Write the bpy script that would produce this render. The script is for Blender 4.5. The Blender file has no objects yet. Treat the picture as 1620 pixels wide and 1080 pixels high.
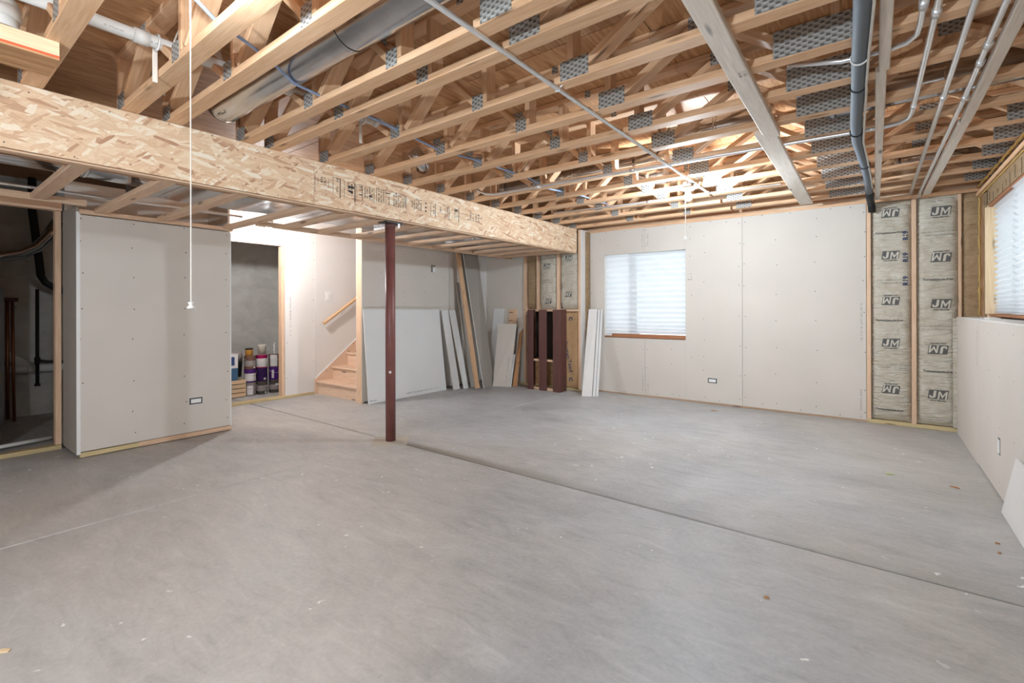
import bpy, math, random
from mathutils import Vector, Matrix, noise

random.seed(7)
scene = bpy.context.scene
COL = scene.collection

# ------------------------------------------------------------------ camera, world, exposure
F_PX, YAW, ROLL, HORIZON_Y, EYE = 749.66, -0.652388, 0.002538, 487.69, 1.26
cd = bpy.data.cameras.new('camera')
cd.sensor_width = 36.0
cd.lens = 36.0 * F_PX / 1620.0
cd.shift_y = -(540.0 - HORIZON_Y) / 1620.0
cd.clip_start = 0.02
cam = bpy.data.objects.new('camera', cd)
COL.objects.link(cam)
_f = Vector((math.sin(YAW), math.cos(YAW), 0))
_r = Vector((math.cos(YAW), -math.sin(YAW), 0))
_d = Vector((0, 0, -1))
_rx = _r * math.cos(ROLL) + _d * math.sin(ROLL)
_dy = _d * math.cos(ROLL) - _r * math.sin(ROLL)
cam.matrix_world = Matrix(((_rx.x, -_dy.x, -_f.x, 0), (_rx.y, -_dy.y, -_f.y, 0), (_rx.z, -_dy.z, -_f.z, EYE), (0, 0, 0, 1)))
scene.camera = cam

w = bpy.data.worlds.new('sky')
scene.world = w
w.use_nodes = True
_bg = w.node_tree.nodes['Background']
_bg.inputs[0].default_value = (0.89, 0.95, 1.0, 1)       # overcast daylight over the window wells
_bg.inputs[1].default_value = 2.3

vs = scene.view_settings
vs.view_transform = 'Standard'
vs.look = 'None'
vs.exposure = 0.48
vs.gamma = 1.0
vs.use_curve_mapping = False
scene.cycles.use_denoising = True

BULB_MAIN, BULB_NEAR, BULB_HALL, BULB_FILL = 2100, 360, 1250, 4000
LAMP_COL = (0.835, 0.97, 1.085)

# ------------------------------------------------------------------ materials
def new_mat(name, color=(.5, .5, .5), rough=.6, metal=0.0, spec=.3):
    m = bpy.data.materials.new(name)
    m.use_nodes = True
    b = m.node_tree.nodes['Principled BSDF']
    b.inputs['Base Color'].default_value = (*color, 1)
    b.inputs['Roughness'].default_value = rough
    b.inputs['Metallic'].default_value = metal
    b.inputs['Specular IOR Level'].default_value = spec
    return m

class NT:
    def __init__(s, m):
        s.t = m.node_tree
        s.b = s.t.nodes['Principled BSDF']
    def n(s, typ, **kw):
        x = s.t.nodes.new(typ)
        for k, v in kw.items():
            if k in x.inputs.keys():
                x.inputs[k].default_value = v
            else:
                setattr(x, k, v)
        return x
    def l(s, a, b):
        s.t.links.new(a, b)
    def coords(s, scale, world=False, rot=(0, 0, 0), rnd=True):
        mp = s.n('ShaderNodeMapping')
        mp.inputs['Scale'].default_value = scale
        mp.inputs['Rotation'].default_value = rot
        if world:
            g = s.n('ShaderNodeNewGeometry')
            s.l(g.outputs['Position'], mp.inputs['Vector'])
        else:
            tc = s.n('ShaderNodeTexCoord')
            if rnd:
                oi = s.n('ShaderNodeObjectInfo')
                mu = s.n('ShaderNodeMath', operation='MULTIPLY')
                mu.inputs[1].default_value = 37.0
                s.l(oi.outputs['Random'], mu.inputs[0])
                va = s.n('ShaderNodeVectorMath', operation='ADD')
                s.l(tc.outputs['Object'], va.inputs[0])
                s.l(mu.outputs[0], va.inputs[1])
                s.l(va.outputs[0], mp.inputs['Vector'])
            else:
                s.l(tc.outputs['Object'], mp.inputs['Vector'])
        return mp.outputs[0]
    def noise(s, vec, scale=1.0, detail=5, rough=.6, dist=0):
        x = s.n('ShaderNodeTexNoise')
        x.inputs['Scale'].default_value = scale
        x.inputs['Detail'].default_value = detail
        x.inputs['Roughness'].default_value = rough
        x.inputs['Distortion'].default_value = dist
        s.l(vec, x.inputs['Vector'])
        return x.outputs['Fac']
    def ramp(s, fac, stops, interp='LINEAR'):
        r = s.n('ShaderNodeValToRGB')
        r.color_ramp.interpolation = interp
        e = r.color_ramp.elements
        while len(e) < len(stops):
            e.new(0.5)
        for el, (p, c) in zip(e, stops):
            el.position = p
            el.color = (*c, 1) if len(c) == 3 else c
        s.l(fac, r.inputs[0])
        return r.outputs[0]
    def mix(s, fac, a, b, mode='MIX'):
        x = s.n('ShaderNodeMix', data_type='RGBA', blend_type=mode)
        for v, i in ((fac, 0), (a, 6), (b, 7)):
            if isinstance(v, (int, float)):
                x.inputs[i].default_value = v
            elif isinstance(v, tuple):
                x.inputs[i].default_value = (*v, 1)
            else:
                s.l(v, x.inputs[i])
        return x.outputs[2]
    def vary(s, col, amount):
        oi = s.n('ShaderNodeObjectInfo')
        mr = s.n('ShaderNodeMapRange')
        mr.inputs[3].default_value = 1 - amount
        mr.inputs[4].default_value = 1 + amount
        s.l(oi.outputs['Random'], mr.inputs[0])
        hs = s.n('ShaderNodeHueSaturation')
        s.l(mr.outputs[0], hs.inputs['Value'])
        s.l(col, hs.inputs['Color'])
        return hs.outputs[0]
    def bump(s, h, strength=.2, dist=.01):
        b = s.n('ShaderNodeBump')
        b.inputs['Strength'].default_value = strength
        b.inputs['Distance'].default_value = dist
        s.l(h, b.inputs['Height'])
        s.l(b.outputs[0], s.b.inputs['Normal'])
    def color(s, c):
        s.l(c, s.b.inputs['Base Color'])

M = {}
def wood(name, c1, c2, rough=.62, vary=.10, knots=True, g=1.0):
    m = new_mat(name, c1, rough)
    k = NT(m)
    v = k.coords((1.1 * g, 13 * g, 13 * g))
    f = k.noise(v, 2.4, 4, .55, 1.2)
    fine = k.noise(k.coords((3.5 * g, 95 * g, 95 * g)), 1.5, 3, .6)
    c = k.ramp(f, [(.32, c1), (.68, c2)])
    c = k.mix(.35, c, k.ramp(fine, [(.3, tuple(x * .72 for x in c1)), (.7, tuple(min(1, x * 1.12) for x in c2))]))
    if knots:
        vo = k.n('ShaderNodeTexVoronoi')
        vo.inputs['Scale'].default_value = 1.0
        k.l(k.coords((2.2, 11, 11)), vo.inputs['Vector'])
        kf = k.ramp(vo.outputs['Distance'], [(.07, (1, 1, 1)), (.17, (0, 0, 0))])
        c = k.mix(kf, c, tuple(x * .38 for x in c1))
    c = k.vary(c, vary)
    k.color(c)
    k.bump(fine, .12, .003)
    M[name] = m
wood('truss_wood', (.66, .375, .20), (.79, .53, .335))
wood('stud_wood', (.67, .43, .275), (.78, .555, .39))
wood('pale_wood', (.68, .59, .50), (.80, .72, .64), vary=.06)
wood('treated_wood', (.50, .39, .20), (.62, .50, .29))
wood('stair_wood', (.70, .48, .34), (.79, .58, .435), vary=.05)
wood('rail_wood', (.64, .38, .20), (.70, .46, .26), knots=False, vary=.02)
wood('brown_wood', (.10, .040, .034), (.135, .058, .05), vary=.04, knots=False, rough=.5)
wood('orange_wood', (.42, .20, .09), (.52, .27, .13), vary=.05)
wood('sill_wood', (.34, .13, .06), (.44, .20, .10), vary=.03)
wood('crate_wood', (.58, .40, .24), (.66, .48, .31), vary=.05, knots=False)
wood('clean_pine', (.74, .54, .32), (.82, .64, .43), vary=.03)

def osb(name, base=1.0):
    m = new_mat(name, (.6, .4, .2), .62)
    k = NT(m)
    cols = [(0.0, (.42, .20, .11)), (.07, (.58, .33, .20)), (.16, (.70, .46, .29)), (.50, (.78, .56, .37)), (.78, (.83, .64, .45)), (.92, (.88, .75, .58)), (1.0, (.92, .84, .71))]
    out = None
    for i, (ang, sc) in enumerate(((.22, 1.3), (-.35, 1.0), (.80, .7), (-.1, .8))):
        nd = k.n('ShaderNodeTexNoise')
        nd.inputs['Scale'].default_value = 3.0
        base_v = k.coords((1, 1, 1), rnd=False)
        k.l(base_v, nd.inputs['Vector'])
        va = k.n('ShaderNodeVectorMath', operation='MULTIPLY_ADD')
        k.l(nd.outputs['Color'], va.inputs[0])
        va.inputs[1].default_value = (.07, .07, .07)
        k.l(base_v, va.inputs[2])
        mp = k.n('ShaderNodeMapping', vector_type='TEXTURE')
        mp.inputs['Rotation'].default_value = (ang, 0, 0)
        mp.inputs['Scale'].default_value = (1, .125 * sc, .024 * sc)
        mp.inputs['Location'].default_value = (0, i * .37, i * .21)
        k.l(va.outputs[0], mp.inputs['Vector'])
        vo = k.n('ShaderNodeTexVoronoi', voronoi_dimensions='3D')
        vo.inputs['Scale'].default_value = 1.0
        k.l(mp.outputs[0], vo.inputs['Vector'])
        sp = k.n('ShaderNodeSeparateColor')
        k.l(vo.outputs['Color'], sp.inputs[0])
        c = k.ramp(sp.outputs[0], cols)
        if out is None:
            out = c
        else:
            mk = k.ramp(sp.outputs[1], [(.60, (0, 0, 0)), (.62, (1, 1, 1))])
            out = k.mix(mk, out, c)
    fine = k.noise(k.coords((1, 26, 110), rnd=False), 2.0, 5, .7, .8)
    out = k.mix(.22, out, k.ramp(fine, [(.34, (.48, .28, .16)), (.52, (.80, .60, .41)), (.72, (.92, .79, .62))]))
    if base != 1.0:
        out = k.mix(1.0, out, (base, base, base), 'MULTIPLY')
    k.color(out)
    k.bump(fine, .15, .004)
    M[name] = m
osb('osb')

def plywood(name, c1, c2):
    m = new_mat(name, c1, .6)
    k = NT(m)
    f = k.noise(k.coords((9, .8, 7), rnd=True), 2.4, 6, .65, 2.2)
    c = k.ramp(f, [(.36, c1), (.64, c2)])
    c = k.vary(c, .12)
    k.color(c)
    M[name] = m
plywood('plywood', (.42, .20, .085), (.66, .385, .20))

def drywall(name, col, rough=.75, var=.02):
    m = new_mat(name, col, rough, spec=.2)
    k = NT(m)
    f = k.noise(k.coords((1.2, 1.2, 1.2), world=True), 1.3, 3, .5)
    c = k.ramp(f, [(.3, tuple(x * .965 for x in col)), (.7, tuple(min(1, x * 1.03) for x in col))])
    k.color(k.vary(c, var))
    M[name] = m
drywall('drywall', (.640, .590, .535))
drywall('drywall_cool', (.74, .74, .735))
drywall('drywall_white', (.74, .715, .69))
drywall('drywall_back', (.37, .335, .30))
M['gypsum_edge'] = new_mat('gypsum_edge', (.72, .70, .67), .8)
M['corner_bead'] = new_mat('corner_bead', (.78, .77, .76), .6)
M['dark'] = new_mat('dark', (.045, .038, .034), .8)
M['screw'] = new_mat('screw', (.06, .055, .05), .6)
M['print'] = new_mat('print', (.33, .31, .30), .8)
M['ink'] = new_mat('ink', (.075, .07, .07), .8)
M['logo_ink'] = new_mat('logo_ink', (.115, .11, .105), .8)
M['blue_ink'] = new_mat('blue_ink', (.035, .055, .13), .8)
M['logo_paper'] = new_mat('logo_paper', (.58, .54, .46), .8)

def concrete_floor():
    m = new_mat('concrete_floor', (.4, .4, .4), .48, spec=.35)
    k = NT(m)
    P1 = k.coords((1, 1, 1), world=True)
    big = k.noise(P1, .55, 6, .62, .6)
    mid = k.noise(k.coords((1, 2.2, 1), world=True, rot=(0, 0, .5)), 1.7, 7, .68, .9)
    fine = k.noise(P1, 45, 4, .7)
    c = k.ramp(mid, [(.34, (.235, .228, .224)), (.44, (.365, .356, .348)), (.53, (.450, .440, .429)), (.60, (.480, .468, .455)), (.70, (.66, .65, .64))])
    swirl = k.noise(k.coords((1, 3.2, 1), world=True, rot=(0, 0, -.35)), 2.6, 8, .74, 1.8)
    c = k.mix(.45, c, k.ramp(swirl, [(.36, (.22, .215, .21)), (.48, (.43, .42, .41)), (.54, (.455, .445, .435)), (.66, (.68, .67, .655))]))
    c = k.mix(.42, c, k.ramp(big, [(.38, (.285, .285, .292)), (.50, (.445, .437, .428)), (.62, (.60, .585, .565))]))
    light_tint = k.noise(P1, .30, 3, .5)  # cool and warm areas painted in for the mixed light on the floor
    c = k.mix(.55, c, k.mix(1.0, c, k.ramp(light_tint, [(.42, (.91, .98, 1.07)), (.56, (1.05, 1.0, .94))]), 'MULTIPLY'))
    c = k.mix(.16, c, k.ramp(fine, [(.25, (.22, .21, .2)), (.75, (.72, .71, .7))]))
    # paint and plaster drips: scattered small white spots in drifts
    vo = k.n('ShaderNodeTexVoronoi')
    vo.inputs['Scale'].default_value = 8.5
    dn = k.n('ShaderNodeTexNoise')
    dn.inputs['Scale'].default_value = 14.0
    k.l(P1, dn.inputs['Vector'])
    dv = k.n('ShaderNodeVectorMath', operation='MULTIPLY_ADD')
    k.l(dn.outputs['Color'], dv.inputs[0])
    dv.inputs[1].default_value = (.10, .10, 0)
    k.l(k.coords((1, 1, 0), world=True), dv.inputs[2])
    k.l(dv.outputs[0], vo.inputs['Vector'])
    spot = k.ramp(vo.outputs['Distance'], [(.065, (1, 1, 1)), (.085, (0, 0, 0))])
    drift = k.ramp(k.noise(P1, .9, 2, .5), [(.45, (0, 0, 0)), (.52, (1, 1, 1))])
    c = k.mix(k.mix(1.0, spot, drift, 'MULTIPLY'), c, (.80, .79, .77))
    # chalky gypsum smears
    sm = k.ramp(k.noise(k.coords((1, 2.5, 1), world=True, rot=(0, 0, .9)), 2.3, 6, .72, .4), [(.64, (0, 0, 0)), (.78, (.55, .55, .55))])
    c = k.mix(sm, c, (.66, .65, .63))
    # dirt lying along the cross joint, strongest by the post
    sx = k.n('ShaderNodeSeparateXYZ')
    k.l(P1, sx.inputs[0])
    def mr(out, a, b, lo, hi):
        q = k.n('ShaderNodeMapRange', interpolation_type='SMOOTHSTEP')
        for i_, v_ in ((1, a), (2, b), (3, lo), (4, hi)):
            q.inputs[i_].default_value = v_
        k.l(out, q.inputs[0])
        return q.outputs[0]
    def mul(a, b):
        q = k.n('ShaderNodeMath', operation='MULTIPLY')
        k.l(a, q.inputs[0])
        k.l(b, q.inputs[1])
        return q.outputs[0]
    band = mul(mul(mr(sx.outputs[1], 2.885, 2.91, 0, 1), mr(sx.outputs[1], 2.93, 3.03, 1, 0)), mul(mr(sx.outputs[0], -3.6, -3.4, 0, 1), mr(sx.outputs[0], -3.1, -1.0, .8, .15)))
    c = k.mix(band, c, (.24, .215, .18))
    k.color(c)
    rr = k.ramp(mid, [(.3, (.42, .42, .42)), (.7, (.60, .60, .60))])
    k.l(rr, k.b.inputs['Roughness'])
    k.bump(fine, .10, .003)
    M['concrete_floor'] = m
concrete_floor()
def concrete_wall():
    m = new_mat('concrete_wall', (.4, .38, .35), .85)
    k = NT(m)
    f = k.noise(k.coords((1, 1, 1.6), world=True), 2.5, 7, .65, .5)
    p = k.noise(k.coords((1, 1, 1), world=True), 22, 4, .7)
    c = k.ramp(f, [(.3, (.46, .44, .405)), (.55, (.58, .555, .52)), (.75, (.66, .64, .605))])
    c = k.mix(k.ramp(p, [(.27, (1, 1, 1)), (.36, (0, 0, 0))]), c, (.22, .20, .18))
    k.color(c)
    k.bump(p, .3, .01)
    M['concrete_wall'] = m
concrete_wall()
M['grout'] = new_mat('grout', (.46, .41, .34), .85)
M['joint_fill'] = new_mat('joint_fill', (.19, .135, .08), .9)

def metal(name, c1, c2, rough=.35, scale=9, met=1.0):
    m = new_mat(name, c1, rough, met, .5)
    k = NT(m)
    f = k.noise(k.coords((1, 1, 1)), scale, 4, .6)
    k.color(k.ramp(f, [(.3, c1), (.7, c2)]))
    k.l(k.ramp(f, [(.3, (rough * .75,) * 3), (.7, (rough * 1.35,) * 3)]), k.b.inputs['Roughness'])
    M[name] = m
metal('galvanized', (.46, .48, .51), (.62, .64, .67), .20, 5)
M['conduit'] = new_mat('conduit', (.80, .82, .84), .28, .75, .5)
metal('copper', (.26, .10, .055), (.34, .15, .085), .45)
metal('black_iron', (.03, .03, .03), (.05, .05, .05), .5, met=.2)
metal('post_red', (.165, .055, .050), (.235, .092, .082), .45, 5, met=.05)
metal('tank_grey', (.30, .32, .33), (.34, .36, .37), .4, 3, met=0)
def plate_mat():
    m = new_mat('nail_plate', (.4, .4, .4), .6, .25, .3)
    k = NT(m)
    v = k.coords((1, 1, 1), rnd=False)
    sx = k.n('ShaderNodeSeparateXYZ')
    k.l(v, sx.inputs[0])
    def tooth(out, freq, ph):
        a = k.n('ShaderNodeMath', operation='MULTIPLY_ADD')
        a.inputs[1].default_value = freq
        a.inputs[2].default_value = ph
        k.l(out, a.inputs[0])
        s_ = k.n('ShaderNodeMath', operation='SINE')
        k.l(a.outputs[0], s_.inputs[0])
        return s_.outputs[0]
    mu = k.n('ShaderNodeMath', operation='MULTIPLY')
    k.l(tooth(sx.outputs[0], 2 * math.pi / .046, 0), mu.inputs[0])
    k.l(tooth(sx.outputs[2], 2 * math.pi / .026, 0), mu.inputs[1])
    f = mu.outputs[0]
    c = k.ramp(f, [(.15, (.40, .385, .36)), (.5, (.15, .14, .13))])
    k.color(c)
    k.bump(f, .5, .004)
    M['nail_plate'] = m
plate_mat()
M['pvc'] = new_mat('pvc', (.78, .77, .74), .35, spec=.5)
M['white_plastic'] = new_mat('white_plastic', (.80, .80, .79), .4, spec=.5)
def shade_paper():
    m = new_mat('shade_paper', (.86, .87, .88), .8)
    t = m.node_tree
    b = t.nodes['Principled BSDF']
    tl = t.nodes.new('ShaderNodeBsdfTranslucent')
    tl.inputs[0].default_value = (.82, .85, .88, 1)
    mx = t.nodes.new('ShaderNodeMixShader')
    mx.inputs[0].default_value = .42
    t.links.new(b.outputs[0], mx.inputs[1])
    t.links.new(tl.outputs[0], mx.inputs[2])
    t.links.new(mx.outputs[0], t.nodes['Material Output'].inputs[0])
    M['shade_paper'] = m
shade_paper()
M['vinyl'] = new_mat('vinyl', (.82, .82, .82), .4)
M['foam_grey'] = new_mat('foam_grey', (.145, .165, .19), .7)
M['black_rubber'] = new_mat('black_rubber', (.022, .022, .022), .6)
M['blue_wire'] = new_mat('blue_wire', (.30, .40, .62), .5)
M['white_wire'] = new_mat('white_wire', (.70, .66, .60), .6)
M['string'] = new_mat('string', (.80, .76, .70), .8)
M['red_paint'] = new_mat('red_paint', (.72, .13, .05), .7)
M['foam_yellow'] = new_mat('foam_yellow', (.56, .36, .12), .8)
M['outlet_box'] = new_mat('outlet_box', (.05, .06, .065), .5)
def paper(name, c1, c2, bump=.5):
    m = new_mat(name, c1, .75)
    k = NT(m)
    f = k.noise(k.coords((3, 3, 3), world=True), 2.2, 6, .62, 1.4)
    wr = k.noise(k.coords((4, 4, 16), world=True, rot=(0, .18, 0)), 2.0, 3, .5, 1.0)
    k.color(k.ramp(f, [(.3, c1), (.7, c2)]))
    k.bump(wr, bump, .03)
    M[name] = m
paper('kraft_facing', (.47, .41, .32), (.61, .57, .49), .9)
paper('kraft_brown', (.30, .195, .105), (.42, .295, .175), .8)
paper('cardboard', (.45, .27, .135), (.53, .34, .18), .15)
def glass():
    m = new_mat('window_glass', (1, 1, 1))
    t = m.node_tree
    out = t.nodes['Material Output']
    tr = t.nodes.new('ShaderNodeBsdfTransparent')
    tr.inputs[0].default_value = (.93, .95, .95, 1)
    gl = t.nodes.new('ShaderNodeBsdfGlossy')
    gl.inputs['Roughness'].default_value = .02
    fr = t.nodes.new('ShaderNodeFresnel')
    fr.inputs[0].default_value = 1.45
    mx = t.nodes.new('ShaderNodeMixShader')
    t.links.new(fr.outputs[0], mx.inputs[0])
    t.links.new(tr.outputs[0], mx.inputs[1])
    t.links.new(gl.outputs[0], mx.inputs[2])
    t.links.new(mx.outputs[0], out.inputs[0])
    M['window_glass'] = m
glass()
def emit(name, col, strength):
    m = new_mat(name, col)
    k = NT(m)
    k.b.inputs['Emission Color'].default_value = (*col, 1)
    k.b.inputs['Emission Strength'].default_value = strength
    M[name] = m
emit('bulb_main', LAMP_COL, BULB_MAIN)
emit('bulb_near', LAMP_COL, BULB_NEAR)
emit('bulb_hall', (.94, .95, .97), BULB_HALL)
emit('bulb_fill', LAMP_COL, BULB_FILL)
def flat(name, c, rough=.5):
    M[name] = new_mat(name, c, rough)
for nm, c in dict(can_purple=(.09, .02, .20), can_purple_dark=(.045, .015, .10), can_label=(.66, .62, .64), can_grey=(.33, .29, .28),
                  can_dark=(.10, .085, .08), can_magenta=(.45, .01, .12), can_white=(.68, .66, .66), can_brown=(.22, .12, .085), jar_amber=(.42, .19, .03),
                  jug_blue=(.05, .12, .22), bin_dark=(.05, .05, .042), label_blue=(.03, .06, .18), tank_yellow=(.55, .45, .05), leaf=(.55, .60, .30)).items():
    flat(nm, c)

# ------------------------------------------------------------------ geometry helpers
WLOC = {}
def wl(o):
    return WLOC.get(o.name, Vector((0, 0, 0))) if o else Vector((0, 0, 0))
def finish(o, parent, loc):
    COL.objects.link(o)
    loc = Vector(loc)
    if parent:
        o.parent = parent
        o.location = loc - wl(parent)
    else:
        o.location = loc
    WLOC[o.name] = loc
    return o
def tag(o, label=None, cat=None, group=None, kind=None):
    if label: o['label'] = label
    if cat: o['category'] = cat
    if group: o['group'] = group
    if kind: o['kind'] = kind
    return o
def thing(name, label, cat, loc=(0, 0, 0), group=None):
    o = bpy.data.objects.new(name, None)
    o.empty_display_size = .1
    finish(o, None, loc)
    return tag(o, label, cat, group)
def struct(name, loc=(0, 0, 0)):
    o = bpy.data.objects.new(name, None)
    finish(o, None, loc)
    o['kind'] = 'structure'
    return o

class MB:
    def __init__(s):
        s.v, s.f = [], []
    def add(s, vs_, fs_):
        n = len(s.v)
        s.v += [tuple(p) for p in vs_]
        s.f += [tuple(i + n for i in f) for f in fs_]
        return s
    def box(s, x0, x1, y0, y1, z0, z1):
        return s.add([(x0, y0, z0), (x1, y0, z0), (x1, y1, z0), (x0, y1, z0), (x0, y0, z1), (x1, y0, z1), (x1, y1, z1), (x0, y1, z1)],
                     [(0, 3, 2, 1), (4, 5, 6, 7), (0, 1, 5, 4), (1, 2, 6, 5), (2, 3, 7, 6), (3, 0, 4, 7)])
    def ring(s, c, a, b, r, n):
        return [c + a * (r * math.cos(2 * math.pi * i / n)) + b * (r * math.sin(2 * math.pi * i / n)) for i in range(n)]
    def cyl(s, p0, p1, r0, r1=None, n=14, caps=True):
        p0, p1 = Vector(p0), Vector(p1)
        r1 = r0 if r1 is None else r1
        d = (p1 - p0).normalized()
        a = d.orthogonal().normalized()
        b = d.cross(a)
        vs_ = s.ring(p0, a, b, r0, n) + s.ring(p1, a, b, r1, n)
        fs_ = [(i, (i + 1) % n, n + (i + 1) % n, n + i) for i in range(n)]
        if caps:
            fs_ += [tuple(range(n - 1, -1, -1)), tuple(range(n, 2 * n))]
        return s.add(vs_, fs_)
    def tube(s, pts, r, n=10, caps=True):
        pts = [Vector(p) for p in pts]
        m = len(pts)
        vs_, fs_ = [], []
        a = None
        for i, p in enumerate(pts):
            d = (pts[min(i + 1, m - 1)] - pts[max(i - 1, 0)]).normalized()
            a = d.orthogonal().normalized() if a is None else (a - d * a.dot(d)).normalized()
            b = d.cross(a)
            vs_ += s.ring(p, a, b, r[i] if isinstance(r, (list, tuple)) else r, n)
        for j in range(m - 1):
            fs_ += [(j * n + i, j * n + (i + 1) % n, (j + 1) * n + (i + 1) % n, (j + 1) * n + i) for i in range(n)]
        if caps:
            fs_ += [tuple(range(n - 1, -1, -1)), tuple(range((m - 1) * n, m * n))]
        return s.add(vs_, fs_)
    def lathe(s, c, prof, n=20):
        c = Vector(c)
        vs_, fs_ = [], []
        for r, z in prof:
            vs_ += [c + Vector((r * math.cos(2 * math.pi * i / n), r * math.sin(2 * math.pi * i / n), z)) for i in range(n)]
        m = len(prof)
        for j in range(m - 1):
            fs_ += [(j * n + i, j * n + (i + 1) % n, (j + 1) * n + (i + 1) % n, (j + 1) * n + i) for i in range(n)]
        fs_ += [tuple(range(n - 1, -1, -1)), tuple(range((m - 1) * n, m * n))]
        return s.add(vs_, fs_)
    def sphere(s, c, r, n=12, m=8):
        return s.lathe(c, [(max(1e-4, r * math.sin(math.pi * j / m)), -r * math.cos(math.pi * j / m)) for j in range(m + 1)], n)
    def build(s, name, mat, parent=None, smooth=False, origin=None):
        xs, ys, zs = zip(*s.v)
        o_ = Vector(origin) if origin else Vector(((min(xs) + max(xs)) / 2, (min(ys) + max(ys)) / 2, (min(zs) + max(zs)) / 2))
        me = bpy.data.meshes.new(name)
        me.from_pydata([tuple(Vector(p) - o_) for p in s.v], [], s.f)
        me.materials.append(M[mat])
        if smooth:
            me.polygons.foreach_set('use_smooth', [len(p.vertices) <= 4 for p in me.polygons])
        me.update()
        return finish(bpy.data.objects.new(name, me), parent, o_)

def box(name, mat, parent, x0, x1, y0, y1, z0, z1):
    return MB().box(x0, x1, y0, y1, z0, z1).build(name, mat, parent)

BCACHE = {}
def board(name, p0, p1, w_, t, mat, parent=None, up=(0, 0, 1), ch=.004):
    """chamfered board from p0 to p1 (centre line), w_ sideways, t along 'up'; grain runs along local X"""
    p0, p1, up = Vector(p0), Vector(p1), Vector(up)
    L = (p1 - p0).length
    x = (p1 - p0).normalized()
    y = up.cross(x).normalized()
    z = x.cross(y)
    key = (round(L, 3), w_, t, mat)
    if key not in BCACHE:
        a, b, c = w_ / 2, t / 2, min(ch, t * .2, w_ * .2)
        sec = [(-a + c, -b), (a - c, -b), (a, -b + c), (a, b - c), (a - c, b), (-a + c, b), (-a, b - c), (-a, -b + c)]
        vs_ = [(-L / 2, p, q) for p, q in sec] + [(L / 2, p, q) for p, q in sec]
        fs_ = [(i, i + 8, (i + 1) % 8 + 8, (i + 1) % 8) for i in range(8)] + [tuple(range(8)), tuple(range(15, 7, -1))]
        me = bpy.data.meshes.new(name)
        me.from_pydata(vs_, [], fs_)
        me.materials.append(M[mat])
        BCACHE[key] = me
    o = bpy.data.objects.new(name, BCACHE[key])
    o.rotation_mode = 'QUATERNION'
    o.rotation_quaternion = Matrix((x, y, z)).transposed().to_quaternion()
    return finish(o, parent, (p0 + p1) / 2)

def slab_lean(name, mat, parent, p00, p10, p11, p01, t):
    """flat sheet from four front corners (bottom a, bottom b, top b, top a), thickness t backwards; returns the object"""
    P = [Vector(p) for p in (p00, p10, p11, p01)]
    n = (P[1] - P[0]).cross(P[3] - P[0]).normalized() * -t
    mb = MB()
    mb.add(P + [p + n for p in P], [(0, 1, 2, 3), (7, 6, 5, 4), (0, 4, 5, 1), (1, 5, 6, 2), (2, 6, 7, 3), (3, 7, 4, 0)])
    return mb.build(name, mat, parent)

TCACHE = {}
def text_geo(body, size, bold=0.0):
    key = (body, size, bold)
    if key not in TCACHE:
        cu = bpy.data.curves.new('lettering', 'FONT')
        cu.body = body
        cu.size = size
        cu.align_x = 'CENTER'
        cu.align_y = 'CENTER'
        cu.offset = bold
        cu.resolution_u = 2
        ob = bpy.data.objects.new('lettering', cu)
        COL.objects.link(ob)
        dg = bpy.context.evaluated_depsgraph_get()
        me = bpy.data.meshes.new_from_object(ob.evaluated_get(dg))
        TCACHE[key] = ([tuple(v.co[:2]) for v in me.vertices], [tuple(p.vertices) for p in me.polygons])
        bpy.data.objects.remove(ob)
        bpy.data.curves.remove(cu)
        bpy.data.meshes.remove(me)
    return TCACHE[key]
def put(mb, uv, faces, fn):
    mb.add([fn(u, v) for u, v in uv], faces)
def scribble(w_, h_, rows, seed, dense=.75, lo=.0015):
    """small unreadable print: rows of short strokes"""
    rnd = random.Random(seed)
    uv, fs_ = [], []
    for r_ in range(rows):
        v0 = -h_ / 2 + h_ * r_ / rows
        ch = h_ / rows * .68
        u = -w_ / 2
        while u < w_ / 2:
            cw = ch * rnd.uniform(.35, .75)
            if rnd.random() < dense:
                st = max(lo, ch * .17)
                for _ in range(rnd.choice((2, 2, 3))):
                    if rnd.random() < .55:
                        a, b, c, d = u + rnd.uniform(0, cw - st), v0, st, ch
                    else:
                        a, b, c, d = u, v0 + rnd.uniform(0, ch - st), cw, st
                    n = len(uv)
                    uv += [(a, b), (a + c, b), (a + c, b + d), (a, b + d)]
                    fs_.append((n, n + 1, n + 2, n + 3))
            u += cw + ch * .22
    return uv, fs_
def rect(u0, u1, v0, v1):
    return [(u0, v0), (u1, v0), (u1, v1), (u0, v1)], [(0, 1, 2, 3)]

# ------------------------------------------------------------------ key dimensions
YB = 6.50          # drywall face of the back wall
YA = 6.30          # framing face of the alcove wall beside the beam
XR = 0.66          # knee wall face
XU = 0.82          # upper right wall face
XP = -5.33         # boxed-out drywall wall on the left
XM = -5.40         # wall beside the stair
XH = -6.60         # wall of the hall
ZT = 2.45          # underside of the trusses
DEPTH = 0.36
XB = -3.56         # face of the beam

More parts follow.
